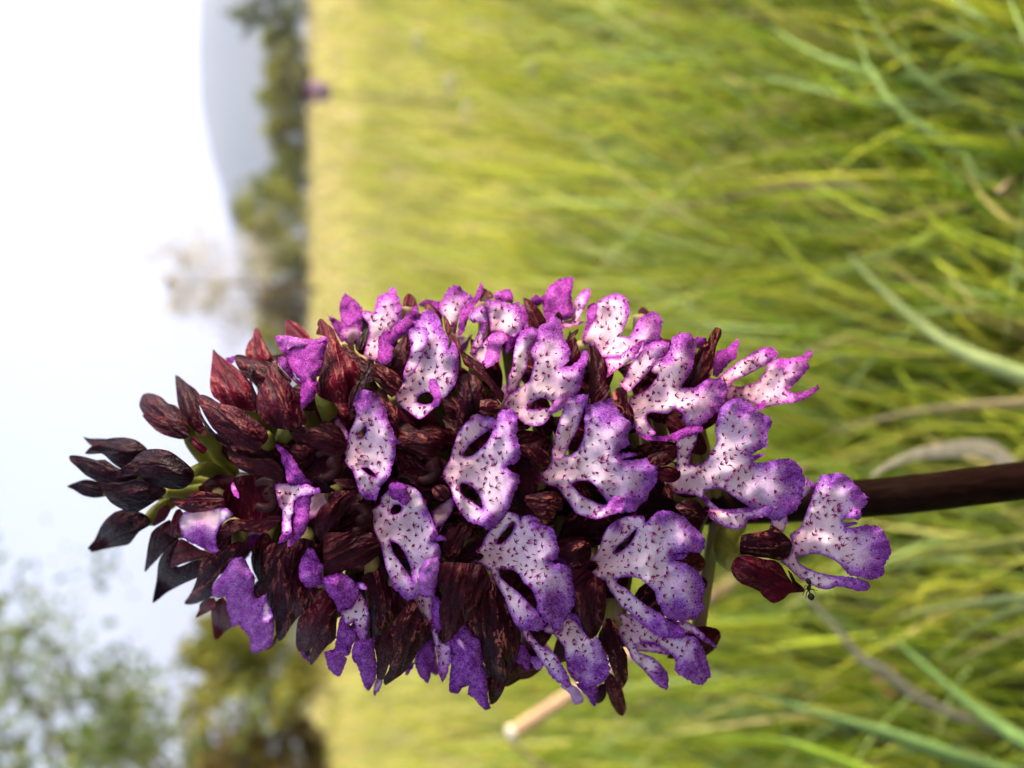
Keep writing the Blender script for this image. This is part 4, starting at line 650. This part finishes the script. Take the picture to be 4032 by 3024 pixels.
FL('flower', 'H', (1410, 770), [('lip', -2, "1370,780 1390,720 1480,700 1560,730 1640,800 1700,850 1790,900 1900,900 2000,890 2080,910 2110,960 2100,1060 2120,1130 2150,1200 2210,1250 2190,1260 2150,1310 2070,1310 1990,1260 1930,1230 1900,1180 1900,1110 1870,1060 1800,1010 1720,960 1640,950 1560,970 1580,1030 1650,1060 1720,1090 1780,1150 1830,1220 1840,1290 1830,1360 1770,1340 1700,1280 1640,1210 1580,1150 1520,1090 1490,1020 1440,950 1400,860", {'mag': .05, 'm': 55, 'pa': [(1780, 1250, 110), (2030, 1200, 150)]}),
    ('pur', -.5, "2090,920 2140,1000 2170,1080 2200,1180 2210,1250 2150,1240 2100,1130 2090,1040", {'mag': .2}),
    ('lip', -2, "1820,740 1880,770 1990,765 2060,800 2130,860 2200,930 2260,990 2260,1000 2200,970 2120,920 2050,870 1980,860 1900,790", {'mag': .05, 'm': 26, 'b': (1850, 760)}),
    ('lip', -4, "1450,960 1560,940 1700,960 1800,1010 1850,1060 1760,1050 1650,1030 1540,1020", {'mag': .6, 'm': 10, 'b': (1460, 960)})])
FL('flower', 'G', (2080, 760), [('brown', 3, "1880,650 1960,620 2020,570 2080,555 2140,570 2130,640 2070,700 1980,740 1900,720", {'tone': (.3, .8, .7), 'k': .5}),
    ('hood', 2, "1960,790 2050,760 2130,770 2180,810 2120,880 2000,870", {'tone': (.55, .2, .3)})])
FL('flower', 'D', (700, 1000), [('lip', -6, "480,960 650,945 660,1030 580,1150 490,1200 440,1100", {'mag': 1, 'm': 8, 'ns': 1, 'b': (560, 1000)}),
    ('lip', -6, "720,300 800,420 830,520 760,460 700,380", {'mag': 1, 'm': 8, 'ns': 1, 'b': (760, 400)}),
    ('lip', -6, "1560,1140 1720,1020 1740,1100 1640,1260 1580,1240", {'mag': .8, 'm': 20, 'ns': 1, 'b': (1640, 1140)})])
# ------------------------------------------------------------------ building the orchid
D_AXIS = 0.150
AX = np.array([(250, 1875), (700, 1880), (1000, 1900), (1400, 1930), (1900, 1960), (2400, 1985), (2900, 1990), (3396, 1962), (4032, 1891)], float)
WX = np.array([(200, 110), (300, 170), (600, 360), (900, 580), (1300, 820), (2000, 930), (2700, 860), (3000, 720), (3600, 640)], float)
def axis_y(x): return np.interp(x, AX[:, 0], AX[:, 1])
def surf(x, y):
    wv = np.interp(x, WX[:, 0], WX[:, 1]); t = (y - axis_y(x)) / wv
    return D_AXIS - 0.030 * (wv / 930) ** 0.8 * np.sqrt(np.clip(1 - (0.94 * t) ** 2, 0.02, 1))
def rays(x, y): return AF[None] - AU[None] * ((x - 2016) / FPX)[:, None] + AR[None] * ((1512 - y) / FPX)[:, None]
def parse(s, fr, dx=0):
    ox, oy, wd = FR[fr]; k = wd / 2212.0
    a = np.array([[float(v) for v in p.split(',')] for p in s.split()])
    a[:, 0] += dx
    return a * k + np.array([ox, oy])
def smooth_closed(p, step):
    n = len(p); out = []
    for i in range(n):
        p0, p1, p2, p3 = p[i - 1], p[i], p[(i + 1) % n], p[(i + 2) % n]
        m = max(2, int(np.linalg.norm(p2 - p1) / step))
        for k in range(m):
            t = k / m
            out.append(0.5 * (2 * p1 + 0.8 * (p2 - p0) * t + (1.6 * p0 - 4.4 * p1 + 3.6 * p2 - .8 * p3) * t * t + (1.2 * p1 - .8 * p0 - 1.2 * p2 + .8 * p3) * t ** 3))
    return np.array(out)
def inside(poly, q):
    x, y = q[:, 0], q[:, 1]; r = np.zeros(len(q), bool); px, py = poly[:, 0], poly[:, 1]; j = len(poly) - 1
    for i in range(len(poly)):
        c = ((py[i] > y) != (py[j] > y)); d = py[j] - py[i]
        if d != 0: r ^= c & (x < (px[j] - px[i]) * (y - py[i]) / d + px[i])
        j = i
    return r
def edge_dist(polys, q):
    best = np.full(len(q), 1e9)
    for p in polys:
        a = p; b = np.roll(p, -1, 0); ab = b - a; L = (ab ** 2).sum(1) + 1e-9
        for s in range(0, len(q), 400):
            qq = q[s:s + 400]; t = np.clip(((qq[:, None] - a[None]) * ab[None]).sum(2) / L[None], 0, 1)
            d = np.linalg.norm(qq[:, None] - (a[None] + t[..., None] * ab[None]), axis=2).min(1)
            best[s:s + 400] = np.minimum(best[s:s + 400], d)
    return best
def fill(polys, grid):
    """triangulated interior of polys[0] minus the holes"""
    out = polys[0]; lo = out.min(0); hi = out.max(0)
    gx, gy = np.meshgrid(np.arange(lo[0], hi[0], grid), np.arange(lo[1], hi[1], grid * .87)); gx[1::2] += grid / 2
    g = np.stack([gx.ravel(), gy.ravel()], 1) + RNG.uniform(-.12, .12, (gx.size, 2)) * grid
    ok = inside(out, g)
    for h in polys[1:]: ok &= ~inside(h, g)
    g = g[ok]
    if len(g): g = g[edge_dist(polys, g) > grid * .55]
    pts = [p for poly in polys for p in poly]; edges = []; b = 0
    for poly in polys:
        edges += [(b + i, b + (i + 1) % len(poly)) for i in range(len(poly))]; b += len(poly)
    pts += list(g)
    v, e, f, ov, oe, of = delaunay_2d_cdt([Vector((float(p[0]), float(p[1]))) for p in pts], edges, [], 0, 1e-4)
    v = np.array([(p.x, p.y) for p in v]); f = np.array([list(t) for t in f])
    c = v[f].mean(1); ok = inside(out, c)
    for h in polys[1:]: ok &= ~inside(h, c)
    f = f[ok]; used = np.unique(f); mp = -np.ones(len(v), int); mp[used] = np.arange(len(used))
    return v[used], mp[f]
def fbm(p, s, seed): return np.array([noise.fractal(Vector((a[0] / s, a[1] / s, seed)), 1.0, 2.0, 2) for a in p])
def boundary_edges(f):
    cnt = {}
    for a, b, c in f.tolist():
        for e in ((a, b), (b, c), (c, a)): cnt[e] = 1
    return [e for e in cnt if (e[1], e[0]) not in cnt]

TONES = {'dark': (.10, .03, .10), 'hood': (.4, .2, .45), 'brown': (.4, .8, .4), 'red': (.78, .1, .7), 'vein': (.3, .3, .9), 'tan': (.6, 1.6, .9), 'cup': (.35, .1, .2)}
MM = 0.001
SEED = [0]
def two_sided(pos_f, pos_b, f, name, mat, parent, attrs, thin):
    n = len(pos_f); bd = boundary_edges(f)
    verts = np.concatenate([pos_f, pos_b]); faces = [tuple(t) for t in f.tolist()] + [(a + n, c + n, b + n) for a, b, c in f.tolist()]
    faces += [(b, a, a + n, b + n) for a, b in bd]
    at = {k: (t, np.concatenate([d, d])) for k, (t, d) in attrs.items()}
    sharp = set(bd) | {(a + n, b + n) for a, b in bd}
    # outward faces: f must face the camera
    return mesh_obj(name, verts, faces, mat, parent, ROOT_LOC, at, True, sharp)
def orient(v2, f):
    a, b, c = v2[f[:, 0]], v2[f[:, 1]], v2[f[:, 2]]
    s = (b[:, 0] - a[:, 0]) * (c[:, 1] - a[:, 1]) - (b[:, 1] - a[:, 1]) * (c[:, 0] - a[:, 0])
    f = f.copy(); flip = s > 0; f[flip] = f[flip][:, ::-1]      # image y runs down: negative area faces the camera
    return f
def lap_smooth(h, f, fixed, it):
    e = np.concatenate([f[:, [0, 1]], f[:, [1, 2]], f[:, [2, 0]]]); e = np.concatenate([e, e[:, ::-1]])
    deg = np.bincount(e[:, 0], minlength=len(h))
    for _ in range(it):
        s = np.bincount(e[:, 0], weights=h[e[:, 1]], minlength=len(h)) / np.maximum(deg, 1)
        h = np.where(fixed, h, s)
    return h

def build_piece(typ, z, pts, o, fr, base, parent):
    fr = o.get('f', fr); SEED[0] += 1; sd = SEED[0] * 7.31
    if 'col' in o:                                              # the pale rim of the throat
        pth = parse(o['col'], fr); d = surf(pth[:, 0], pth[:, 1]) - (z - 1.9) * MM
        pp = spline([CAM + r * dd for r, dd in zip(rays(pth[:, 0], pth[:, 1]), d)], 4)
        vs, fs = tube(pp, [0.0010 * (1.2 - .5 * abs(2 * i / len(pp) - 1)) for i in range(len(pp))], 6)
        return mesh_obj('column', vs, fs, PALE, parent, ROOT_LOC)
    outl = parse(pts, fr, o.get('dx', 0)); is_lip = typ in ('lip', 'pur')
    b = parse('%f,%f' % o['b'], fr)[0] if 'b' in o else base
    polys = [smooth_closed(outl, 6.5 if is_lip else 14)] + [smooth_closed(parse(h, fr), 9) for h in o.get('h', [])]
    R = np.linalg.norm(outl - b, axis=1).max()
    if is_lip:                                                  # jagged margin of the lobes
        p = polys[0]; tng = np.roll(p, -1, 0) - np.roll(p, 1, 0); nrm = np.stack([tng[:, 1], -tng[:, 0]], 1); nrm /= np.linalg.norm(nrm, axis=1)[:, None] + 1e-9
        r = np.linalg.norm(p - b, axis=1) / R
        amp = (1.0 + 6.5 * ss(.5, .85, r)) if typ == 'lip' else 5.5
        arc = np.concatenate([[0], np.cumsum(np.linalg.norm(np.diff(p, axis=0), axis=1))]); nx_ = np.roll(p, -1, 0); sg = np.sign((p[:, 0] * nx_[:, 1] - nx_[:, 0] * p[:, 1]).sum())
        tooth = np.abs(np.sin(arc * math.pi / 25 + 1.6 * fbm(p, 60, sd + 8))) - .55                       # crenate teeth
        p += nrm * (sg * tooth * amp * (.75 + .9 * fbm(p, 50, sd + 6)) + .45 * fbm(p, 11, sd) * amp)[:, None]
    v2, f = fill(polys, 13 if is_lip else 17); f = orient(v2, f)
    de = edge_dist(polys, v2); dm = de.max(); x, y = v2[:, 0], v2[:, 1]
    c = outl.mean(0); sf = surf(x, y)
    bset = np.zeros(len(v2), bool); bset[[i for e in boundary_edges(f) for i in e]] = True
    rd = rays(x, y); mmpx = 0.125 / FPX
    if is_lip:
        r = np.linalg.norm(v2 - b, axis=1) / R
        tilt = o.get('t', 3.2 if typ == 'lip' else 1.0)
        cup = -np.clip(1 - de / 30.0, 0, 1) ** 2 * 0.3          # margins bend back
        rip = fbm(v2, 130, sd) * 2.0 + fbm(v2, 42, sd + 5) * .85 * ss(70, 0, de)
        big = len(v2) > 350
        if big: rip = rip - 2.6 * np.clip(1 - 2.6 * r, 0, 1) ** 1.5 - 2.2 * ss(.72, 1.05, r)      # throat sunk in, lobe ends bent back
        if typ == 'pur': rip = fbm(v2, 70, sd) * 1.3 + fbm(v2, 26, sd + 3) * .22; cup = (np.sqrt(np.clip(de * (2 * dm - de), 0, None)) - dm) * mmpx / MM * .5
        hgt = z + tilt * r ** 1.4 + cup + rip
        d = sf - hgt * MM
        pos = CAM + rd * d[:, None]; posb = CAM + rd * (d + 0.00022)[:, None]
        if typ == 'lip':
            m = 6 + (o.get('m', 60) * 1.7 - 6) * ss(.42, 1.0, r); pur = np.clip(1 - de / m, 0, 1) ** 1.15 * .84; pur = np.maximum(pur, .09 + .22 * ss(.4, .9, r) + .09 * fbm(v2, 60, sd + 2))
            for (ax_, ay, ar) in o.get('pa', []):
                pa = parse('%f,%f' % (ax_, ay), fr)[0]; rr = ar * FR[fr][2] / 2212 * 1.25
                pur = np.maximum(pur, .80 * (1 - ss(.15, 1.15, np.linalg.norm(v2 - pa, axis=1) / rr)))
            pur = np.maximum(pur, (.22 + .46 * ss(.3, .7, r)) * np.clip(1 - de / 4.0, 0, 1))
        else:
            pur = np.full(len(v2), .80 - o.get('pale', 0)) + .10 * fbm(v2, 45, sd + 4) + .12 * np.clip(1 - de / 12, 0, 1)
        basal = np.clip(1 - r * 2.2, 0, 1) if typ == 'lip' else np.zeros(len(v2))
        pc = np.stack([x / 100, y / 100, np.full(len(x), sd)], 1)
        ob = two_sided(pos, posb, f, 'lip' if typ == 'lip' else 'lip_lobe', LIP, parent,
                       {'pur': ('FLOAT', pur), 'mag': ('FLOAT', np.full(len(x), o.get('mag', .3))), 'basal': ('FLOAT', basal), 'pc': ('FLOAT_VECTOR', pc)}, True)
        if typ == 'lip' and not o.get('ns'): spots(v2, f, de, d, r, pur, b, parent, sd)
        return ob
    k = o.get('k', .65) * 1.25
    h = np.sqrt(np.clip(de * (2 * dm - de), 0, None)) * mmpx
    h = lap_smooth(h, f, bset, 5)
    crease = fbm(v2, 55, sd) * .35 * MM * ss(0, 20, de)
    front = k * h if typ != 'cup' else -.55 * h
    # tips and margins lean a little towards the viewer or away, so the sepals are not flat cards
    ax_ = np.linalg.eigh(np.cov((v2 - c).T))[1][:, 1]; ax_ = ax_ if np.dot(c - b, ax_) >= 0 else -ax_
    u = (v2 - c) @ ax_; vv = (v2 - c) @ np.array([-ax_[1], ax_[0]]); L = max(abs(u).max(), 1)
    lean = .8 * MM * (u / L) ** 2
    d0 = sf - z * MM + lean
    d = d0 - front - crease; db = d0 + (.45 * h if typ != 'cup' else .9 * h) + 0.00012
    pos = CAM + rd * d[:, None]; posb = CAM + rd * db[:, None]
    tone = o.get('tone', TONES[typ])
    if typ not in ('vein', 'tan'): tone = (tone[0] * 1.1, tone[1] * .6, tone[2] * 1.05)
    pc = np.stack([u / 100, vv / 100, np.full(len(u), sd)], 1)
    tn = np.tile(np.array(tone), (len(u), 1))
    return two_sided(pos, posb, f, 'throat' if typ == 'cup' else 'sepal', HOOD, parent, {'pc': ('FLOAT_VECTOR', pc), 'tone': ('FLOAT_VECTOR', tn)}, False)

def spots(v2, f, de, d, r, pur, b, parent, sd):
    rg = np.random.default_rng(int(sd * 100)); chosen = []
    order = rg.permutation(len(v2))
    clus = fbm(v2, 45, sd + 11)
    for i in order:
        if de[i] < 7 or pur[i] > .66 or clus[i] < -.28 or rg.random() < .12: continue
        sp = 22 if r[i] < .66 else 33
        if all((v2[i][0] - v2[j][0]) ** 2 + (v2[i][1] - v2[j][1]) ** 2 > sp * sp * rg.uniform(.3, 1.5) for j in chosen): chosen.append(i)
    parts = []
    for i in chosen:
        x, y = v2[i] + rg.uniform(-3, 3, 2); dd = d[i]; out = v2[i] - b; th0 = math.atan2(out[1], out[0]) + rg.normal(0, .9)
        hair = r[i] < .68 and rg.random() < .85
        if hair:
            n = rg.integers(1, 6); vs = []; fs = []
            for k in range(n):
                th = th0 + (k - (n - 1) / 2) * rg.uniform(.35, .8); L = rg.uniform(14, 28); wd = rg.uniform(2.0, 3.3)
                px, py = -math.sin(th) * wd, math.cos(th) * wd
                q = [(x + px, y + py, 0.00010), (x - px, y - py, 0.00010), (x + math.cos(th) * L, y + math.sin(th) * L, 0.00035), (x + math.cos(th) * 2, y + math.sin(th) * 2, 0.00022)]
                bi = len(vs); vs += [P(a, c_, dd - e) for a, c_, e in q]; fs += [(bi, bi + 3, bi + 2), (bi + 3, bi + 1, bi + 2), (bi, bi + 1, bi + 3)]
        else:
            n = rg.integers(7, 11); s = rg.uniform(3.8, 7.6); el = rg.uniform(.7, 1.35); vs = [P(x, y, dd - .0004)]; fs = []
            for k in range(n):
                th = 2 * math.pi * k / n; rr = s * rg.uniform(.45, 1.35)
                vs.append(P(x + math.cos(th) * rr * el, y + math.sin(th) * rr / el, dd - 0.00016))
            fs = [(0, 1 + k, 1 + (k + 1) % n) for k in range(n)]
        parts.append((vs, fs))
    if parts:
        vs, fs = join(parts); ob = mesh_obj('lip_spots', vs, fs, SPOT, parent, ROOT_LOC, smooth=False); ob['kind'] = 'stuff'

# stem: through the spike, on down to the ground
stem_pts = [P(x, y, D_AXIS) for x, y in AX[1:]]
last = np.array(stem_pts[-1]); prev_ = np.array(stem_pts[-2])
dirn = (last - prev_) / np.linalg.norm(last - prev_)
foot = last + dirn * (last[2] / -dirn[2]) * 1.0; foot = np.array([foot[0], foot[1] + .02, -0.004])
ROOT_LOC = np.array([foot[0], foot[1], 0.0])
orchid = empty('orchid', ROOT_LOC)
tag(orchid, 'tall orchid spike of white and purple spotted lips with dark maroon hoods', 'orchid')
def stem_material():
    m, t, n, l, b = new_mat('orchid_stem')
    tc = N(n, 'ShaderNodeTexCoord'); mp = N(n, 'ShaderNodeMapping'); mp.inputs['Scale'].default_value = (900, 900, 60); l.new(tc.outputs['Object'], mp.inputs[0])
    n1 = N(n, 'ShaderNodeTexNoise'); n1.inputs['Scale'].default_value = 1; n1.inputs['Detail'].default_value = 4; l.new(mp.outputs[0], n1.inputs['Vector'])
    sx = N(n, 'ShaderNodeSeparateXYZ'); l.new(tc.outputs['Object'], sx.inputs[0])
    up = ramp(n, [(0.0, (0.013, 0.0125, 0.003)), (1.0, (0.008, 0.0032, 0.0024))]); mr = N(n, 'ShaderNodeMapRange'); mr.inputs[1].default_value = .22; mr.inputs[2].default_value = .28; l.new(sx.outputs[2], mr.inputs[0]); l.new(mr.outputs[0], up.inputs[0])
    r = ramp(n, [(.35, (.55, .5, .5)), (.65, (1.2, 1.2, 1.1))]); l.new(n1.outputs[0], r.inputs[0])
    mx = N(n, 'ShaderNodeMix', data_type='RGBA', blend_type='MULTIPLY'); mx.inputs[0].default_value = 1; l.new(up.outputs[0], mx.inputs[6]); l.new(r.outputs[0], mx.inputs[7]); l.new(mx.outputs[2], b.inputs['Base Color'])
    b.inputs['Roughness'].default_value = .45; b.inputs['Specular IOR Level'].default_value = .03
    bp = N(n, 'ShaderNodeBump'); bp.inputs['Strength'].default_value = .4; bp.inputs['Distance'].default_value = .0004; l.new(n1.outputs[0], bp.inputs['Height']); l.new(bp.outputs[0], b.inputs['Normal'])
    return m
sp_ = spline(stem_pts + [foot * .5 + last * .5, foot], 8)
rad = [min(.0037, .0014 + .0023 * i / 26.0) for i in range(len(sp_))]
vs, fs = tube(sp_, rad, 20)
mesh_obj('stem', vs, fs, stem_material(), orchid, ROOT_LOC)

ROUND = []
for idx, (kind, fr, base, pieces, kw) in enumerate(FLOWERS):
    bp_ = parse('%f,%f' % base, fr)[0]
    dS = float(surf(bp_[0], bp_[1]))
    if 'stalk' in kw:
        q = parse(kw['stalk'], fr); n = len(q); parts = []
        zend = D_AXIS - .004
        dep = [dS + .001 + (zend - dS) * (i / (n - 1)) ** 1.2 for i in range(n)] if fr != 'J' else [D_AXIS - .004 - .014 * i / (n - 1) for i in range(n)]
        pp = spline([P(a, c, dd) for (a, c), dd in zip(q, dep)], 6)
        r0 = .0010 if kind == 'bud' else (.0015 if fr == 'J' else .0013)
        parts.append(tube(pp, [r0 * (1 + .35 * math.sin(math.pi * i / len(pp))) for i in range(len(pp))], 8))
        if 'stalk2' in kw:
            q = parse(kw['stalk2'], fr); pp = spline([P(a, c, D_AXIS - .006 - .010 * i / (len(q) - 1)) for i, (a, c) in enumerate(q)], 6); parts.append(tube(pp, .0011, 8))
    else:                                                       # ovary running from the axis out to the flower
        xa = bp_[0] + 60; ya = float(axis_y(xa))
        A_ = P(xa, ya, D_AXIS); B_ = P(bp_[0] - 10, bp_[1], dS + .0035)
        mid = P(bp_[0] + 10, .45 * bp_[1] + .55 * ya, .35 * dS + .65 * D_AXIS)
        pp = spline([A_, mid, B_], 6)
        parts = [tube(pp, [.0009 + .0007 * math.sin(math.pi * (.15 + .75 * i / len(pp))) for i in range(len(pp))], 8)]
    vs, fs = join(parts)
    fo = mesh_obj(kind, vs, fs, GREENSTALK if 'stalk' in kw else OVARY, orchid, ROOT_LOC)
    for (typ, z, pts, o) in pieces: build_piece(typ, z, pts, o, fr, bp_, fo)
    if 'bract' in kw:
        br = build_piece('red', 0, kw['bract'], {'tone': (.7, .5, .2), 'k': .5}, fr, bp_, fo); br.name = 'bract'
    big = sum(len(c.data.vertices) for c in fo.children)
    if big > 1200 and fr in 'DGHFI': ROUND.append(fo)
# inner flowers: dark hoods seen in the gaps, deeper in the spike
rgi = np.random.default_rng(77)
for gx_ in np.arange(900, 2850, 150):
    for gy_ in np.arange(1150, 2800, 150):
        x0_ = gx_ + rgi.uniform(-45, 45); y0_ = gy_ + rgi.uniform(-45, 45); wv = np.interp(x0_, WX[:, 0], WX[:, 1]); t_ = (y0_ - axis_y(x0_)) / wv
        if abs(t_) > .74: continue
        L_ = rgi.uniform(95, 135); W_ = rgi.uniform(48, 66); th = math.atan2(t_ * 1.1, -.75) + rgi.normal(0, .35)
        loc = [(-.9, .25), (-.5, .8), (.05, 1), (.5, .75), (.85, .3), (1.15, 0), (.85, -.3), (.5, -.75), (.05, -1), (-.5, -.8), (-.9, -.25)]
        q = [(x0_ + a * L_ * math.cos(th) - b_ * W_ * math.sin(th), y0_ + a * L_ * math.sin(th) + b_ * W_ * math.cos(th)) for a, b_ in loc]
        A_ = P(x0_ + 90, float(axis_y(x0_ + 90)), D_AXIS); B_ = P(x0_, y0_, float(surf(x0_, y0_)) + .010)
        vs, fs = tube(spline([A_, (A_ + B_) / 2, B_], 4), .0013, 7); fo = mesh_obj('flower', vs, fs, OVARY, orchid, ROOT_LOC)
        FR['Z'] = (0, 0, 2212)
        tn_ = (rgi.uniform(.25, .6), rgi.uniform(0, .5), rgi.uniform(.2, .7))
        build_piece('hood', -7.5 + rgi.uniform(-1.5, 1), ' '.join('%.1f,%.1f' % p_ for p_ in q), {'tone': tn_}, 'Z', np.array([x0_ + 60, y0_]), fo)
# the far side of the spike carries flowers all round: turned copies of the front ones
axp = P(2000, axis_y(2000), D_AXIS) - ROOT_LOC
for j, fo in enumerate(ROUND):
    for turn in ((158, 205) if j % 2 else (180,)):
        ang = math.radians(turn + random.uniform(-8, 8)); dz = random.uniform(-.004, .004)
        Mx = Matrix.Translation(Vector((axp[0], axp[1], axp[2] + .012 + dz))) @ Matrix.Rotation(ang, 4, 'Z') @ Matrix.Scale(.84, 4) @ Matrix.Translation(Vector((-axp[0], -axp[1], -axp[2])))
        c = fo.copy(); COL.objects.link(c); c.parent = orchid; c.matrix_basis = Mx
        for ch in fo.children:
            g = ch.copy(); COL.objects.link(g); g.parent = c
# ------------------------------------------------------------------ the ant on the lowest flower
def ant():
    m = plain('ant_shell', (0.012, 0.009, 0.007), .25, .3, 2000)
    bx, by = 3183, 2290
    dA = float(surf(bx, by)) - .0075
    c = lambda u, v, h=0: P(2600 + u * 1000 / 2212, 1750 + v * 1000 / 2212, dA - h)
    px = dA / FPX * 1000 / 2212
    prof = [(1268, 1168, 3), (1280, 1178, 16), (1292, 1195, 24), (1300, 1212, 17), (1300, 1222, 8), (1298, 1234, 14), (1294, 1252, 20), (1292, 1268, 13), (1296, 1280, 6), (1300, 1286, 8), (1304, 1294, 6), (1308, 1304, 18), (1312, 1322, 31), (1314, 1340, 27), (1314, 1355, 12), (1314, 1360, 3)]
    parts = [tube([c(u, v) for u, v, r in prof], [r * px for u, v, r in prof], 12)]
    legs = [((1296, 1240), (1262, 1228), (1240, 1275), (1232, 1284)), ((1294, 1252), (1262, 1262), (1246, 1300), (1236, 1312)), ((1294, 1264), (1272, 1296), (1268, 1336), (1262, 1344)),
            ((1298, 1240), (1322, 1222), (1334, 1216), (1340, 1230)), ((1298, 1254), (1330, 1262), (1358, 1270), (1370, 1278)), ((1298, 1264), (1330, 1262), (1348, 1290), (1352, 1302)),
            ((1284, 1180), (1262, 1172), (1246, 1164), (1240, 1170)), ((1290, 1178), (1306, 1166), (1324, 1160), (1330, 1166))]
    for q in legs: parts.append(tube([c(u, v, h) for (u, v), h in zip(q, (0, .0005, 0, -.0004))], [4.4 * px, 3.6 * px, 2.6 * px, 1.8 * px], 5))
    vs, fs = join(parts)
    o = mesh_obj('ant', vs, fs, m, None, c(1294, 1252))
    tag(o, 'small black ant crawling between the dark sepal tip and narrow arm of the lowest flower', 'ant')
ant()
# ------------------------------------------------------------------ the air
def haze():
    m = bpy.data.materials.new('haze'); m.use_nodes = True; n = m.node_tree.nodes; n.clear()
    out = n.new('ShaderNodeOutputMaterial'); v = n.new('ShaderNodeVolumePrincipled'); v.inputs['Color'].default_value = (.62, .70, 1.0, 1); v.inputs['Density'].default_value = HAZE_DENSITY; v.inputs['Anisotropy'].default_value = .2
    m.node_tree.links.new(v.outputs[0], out.inputs['Volume'])
    x0, x1, y0, y1, z0, z1 = -7000, 7000, -7000, 9500, -60, 620
    vs = [(x, y, z) for x in (x0, x1) for y in (y0, y1) for z in (z0, z1)]
    o = mesh_obj('haze', vs, [(0, 1, 3, 2), (4, 6, 7, 5), (0, 4, 5, 1), (2, 3, 7, 6), (0, 2, 6, 4), (1, 5, 7, 3)], m, smooth=False)
    tag(o, 'pale blue haze in the valley air', 'haze', kind='stuff')
HAZE_DENSITY = 0.0003
haze()
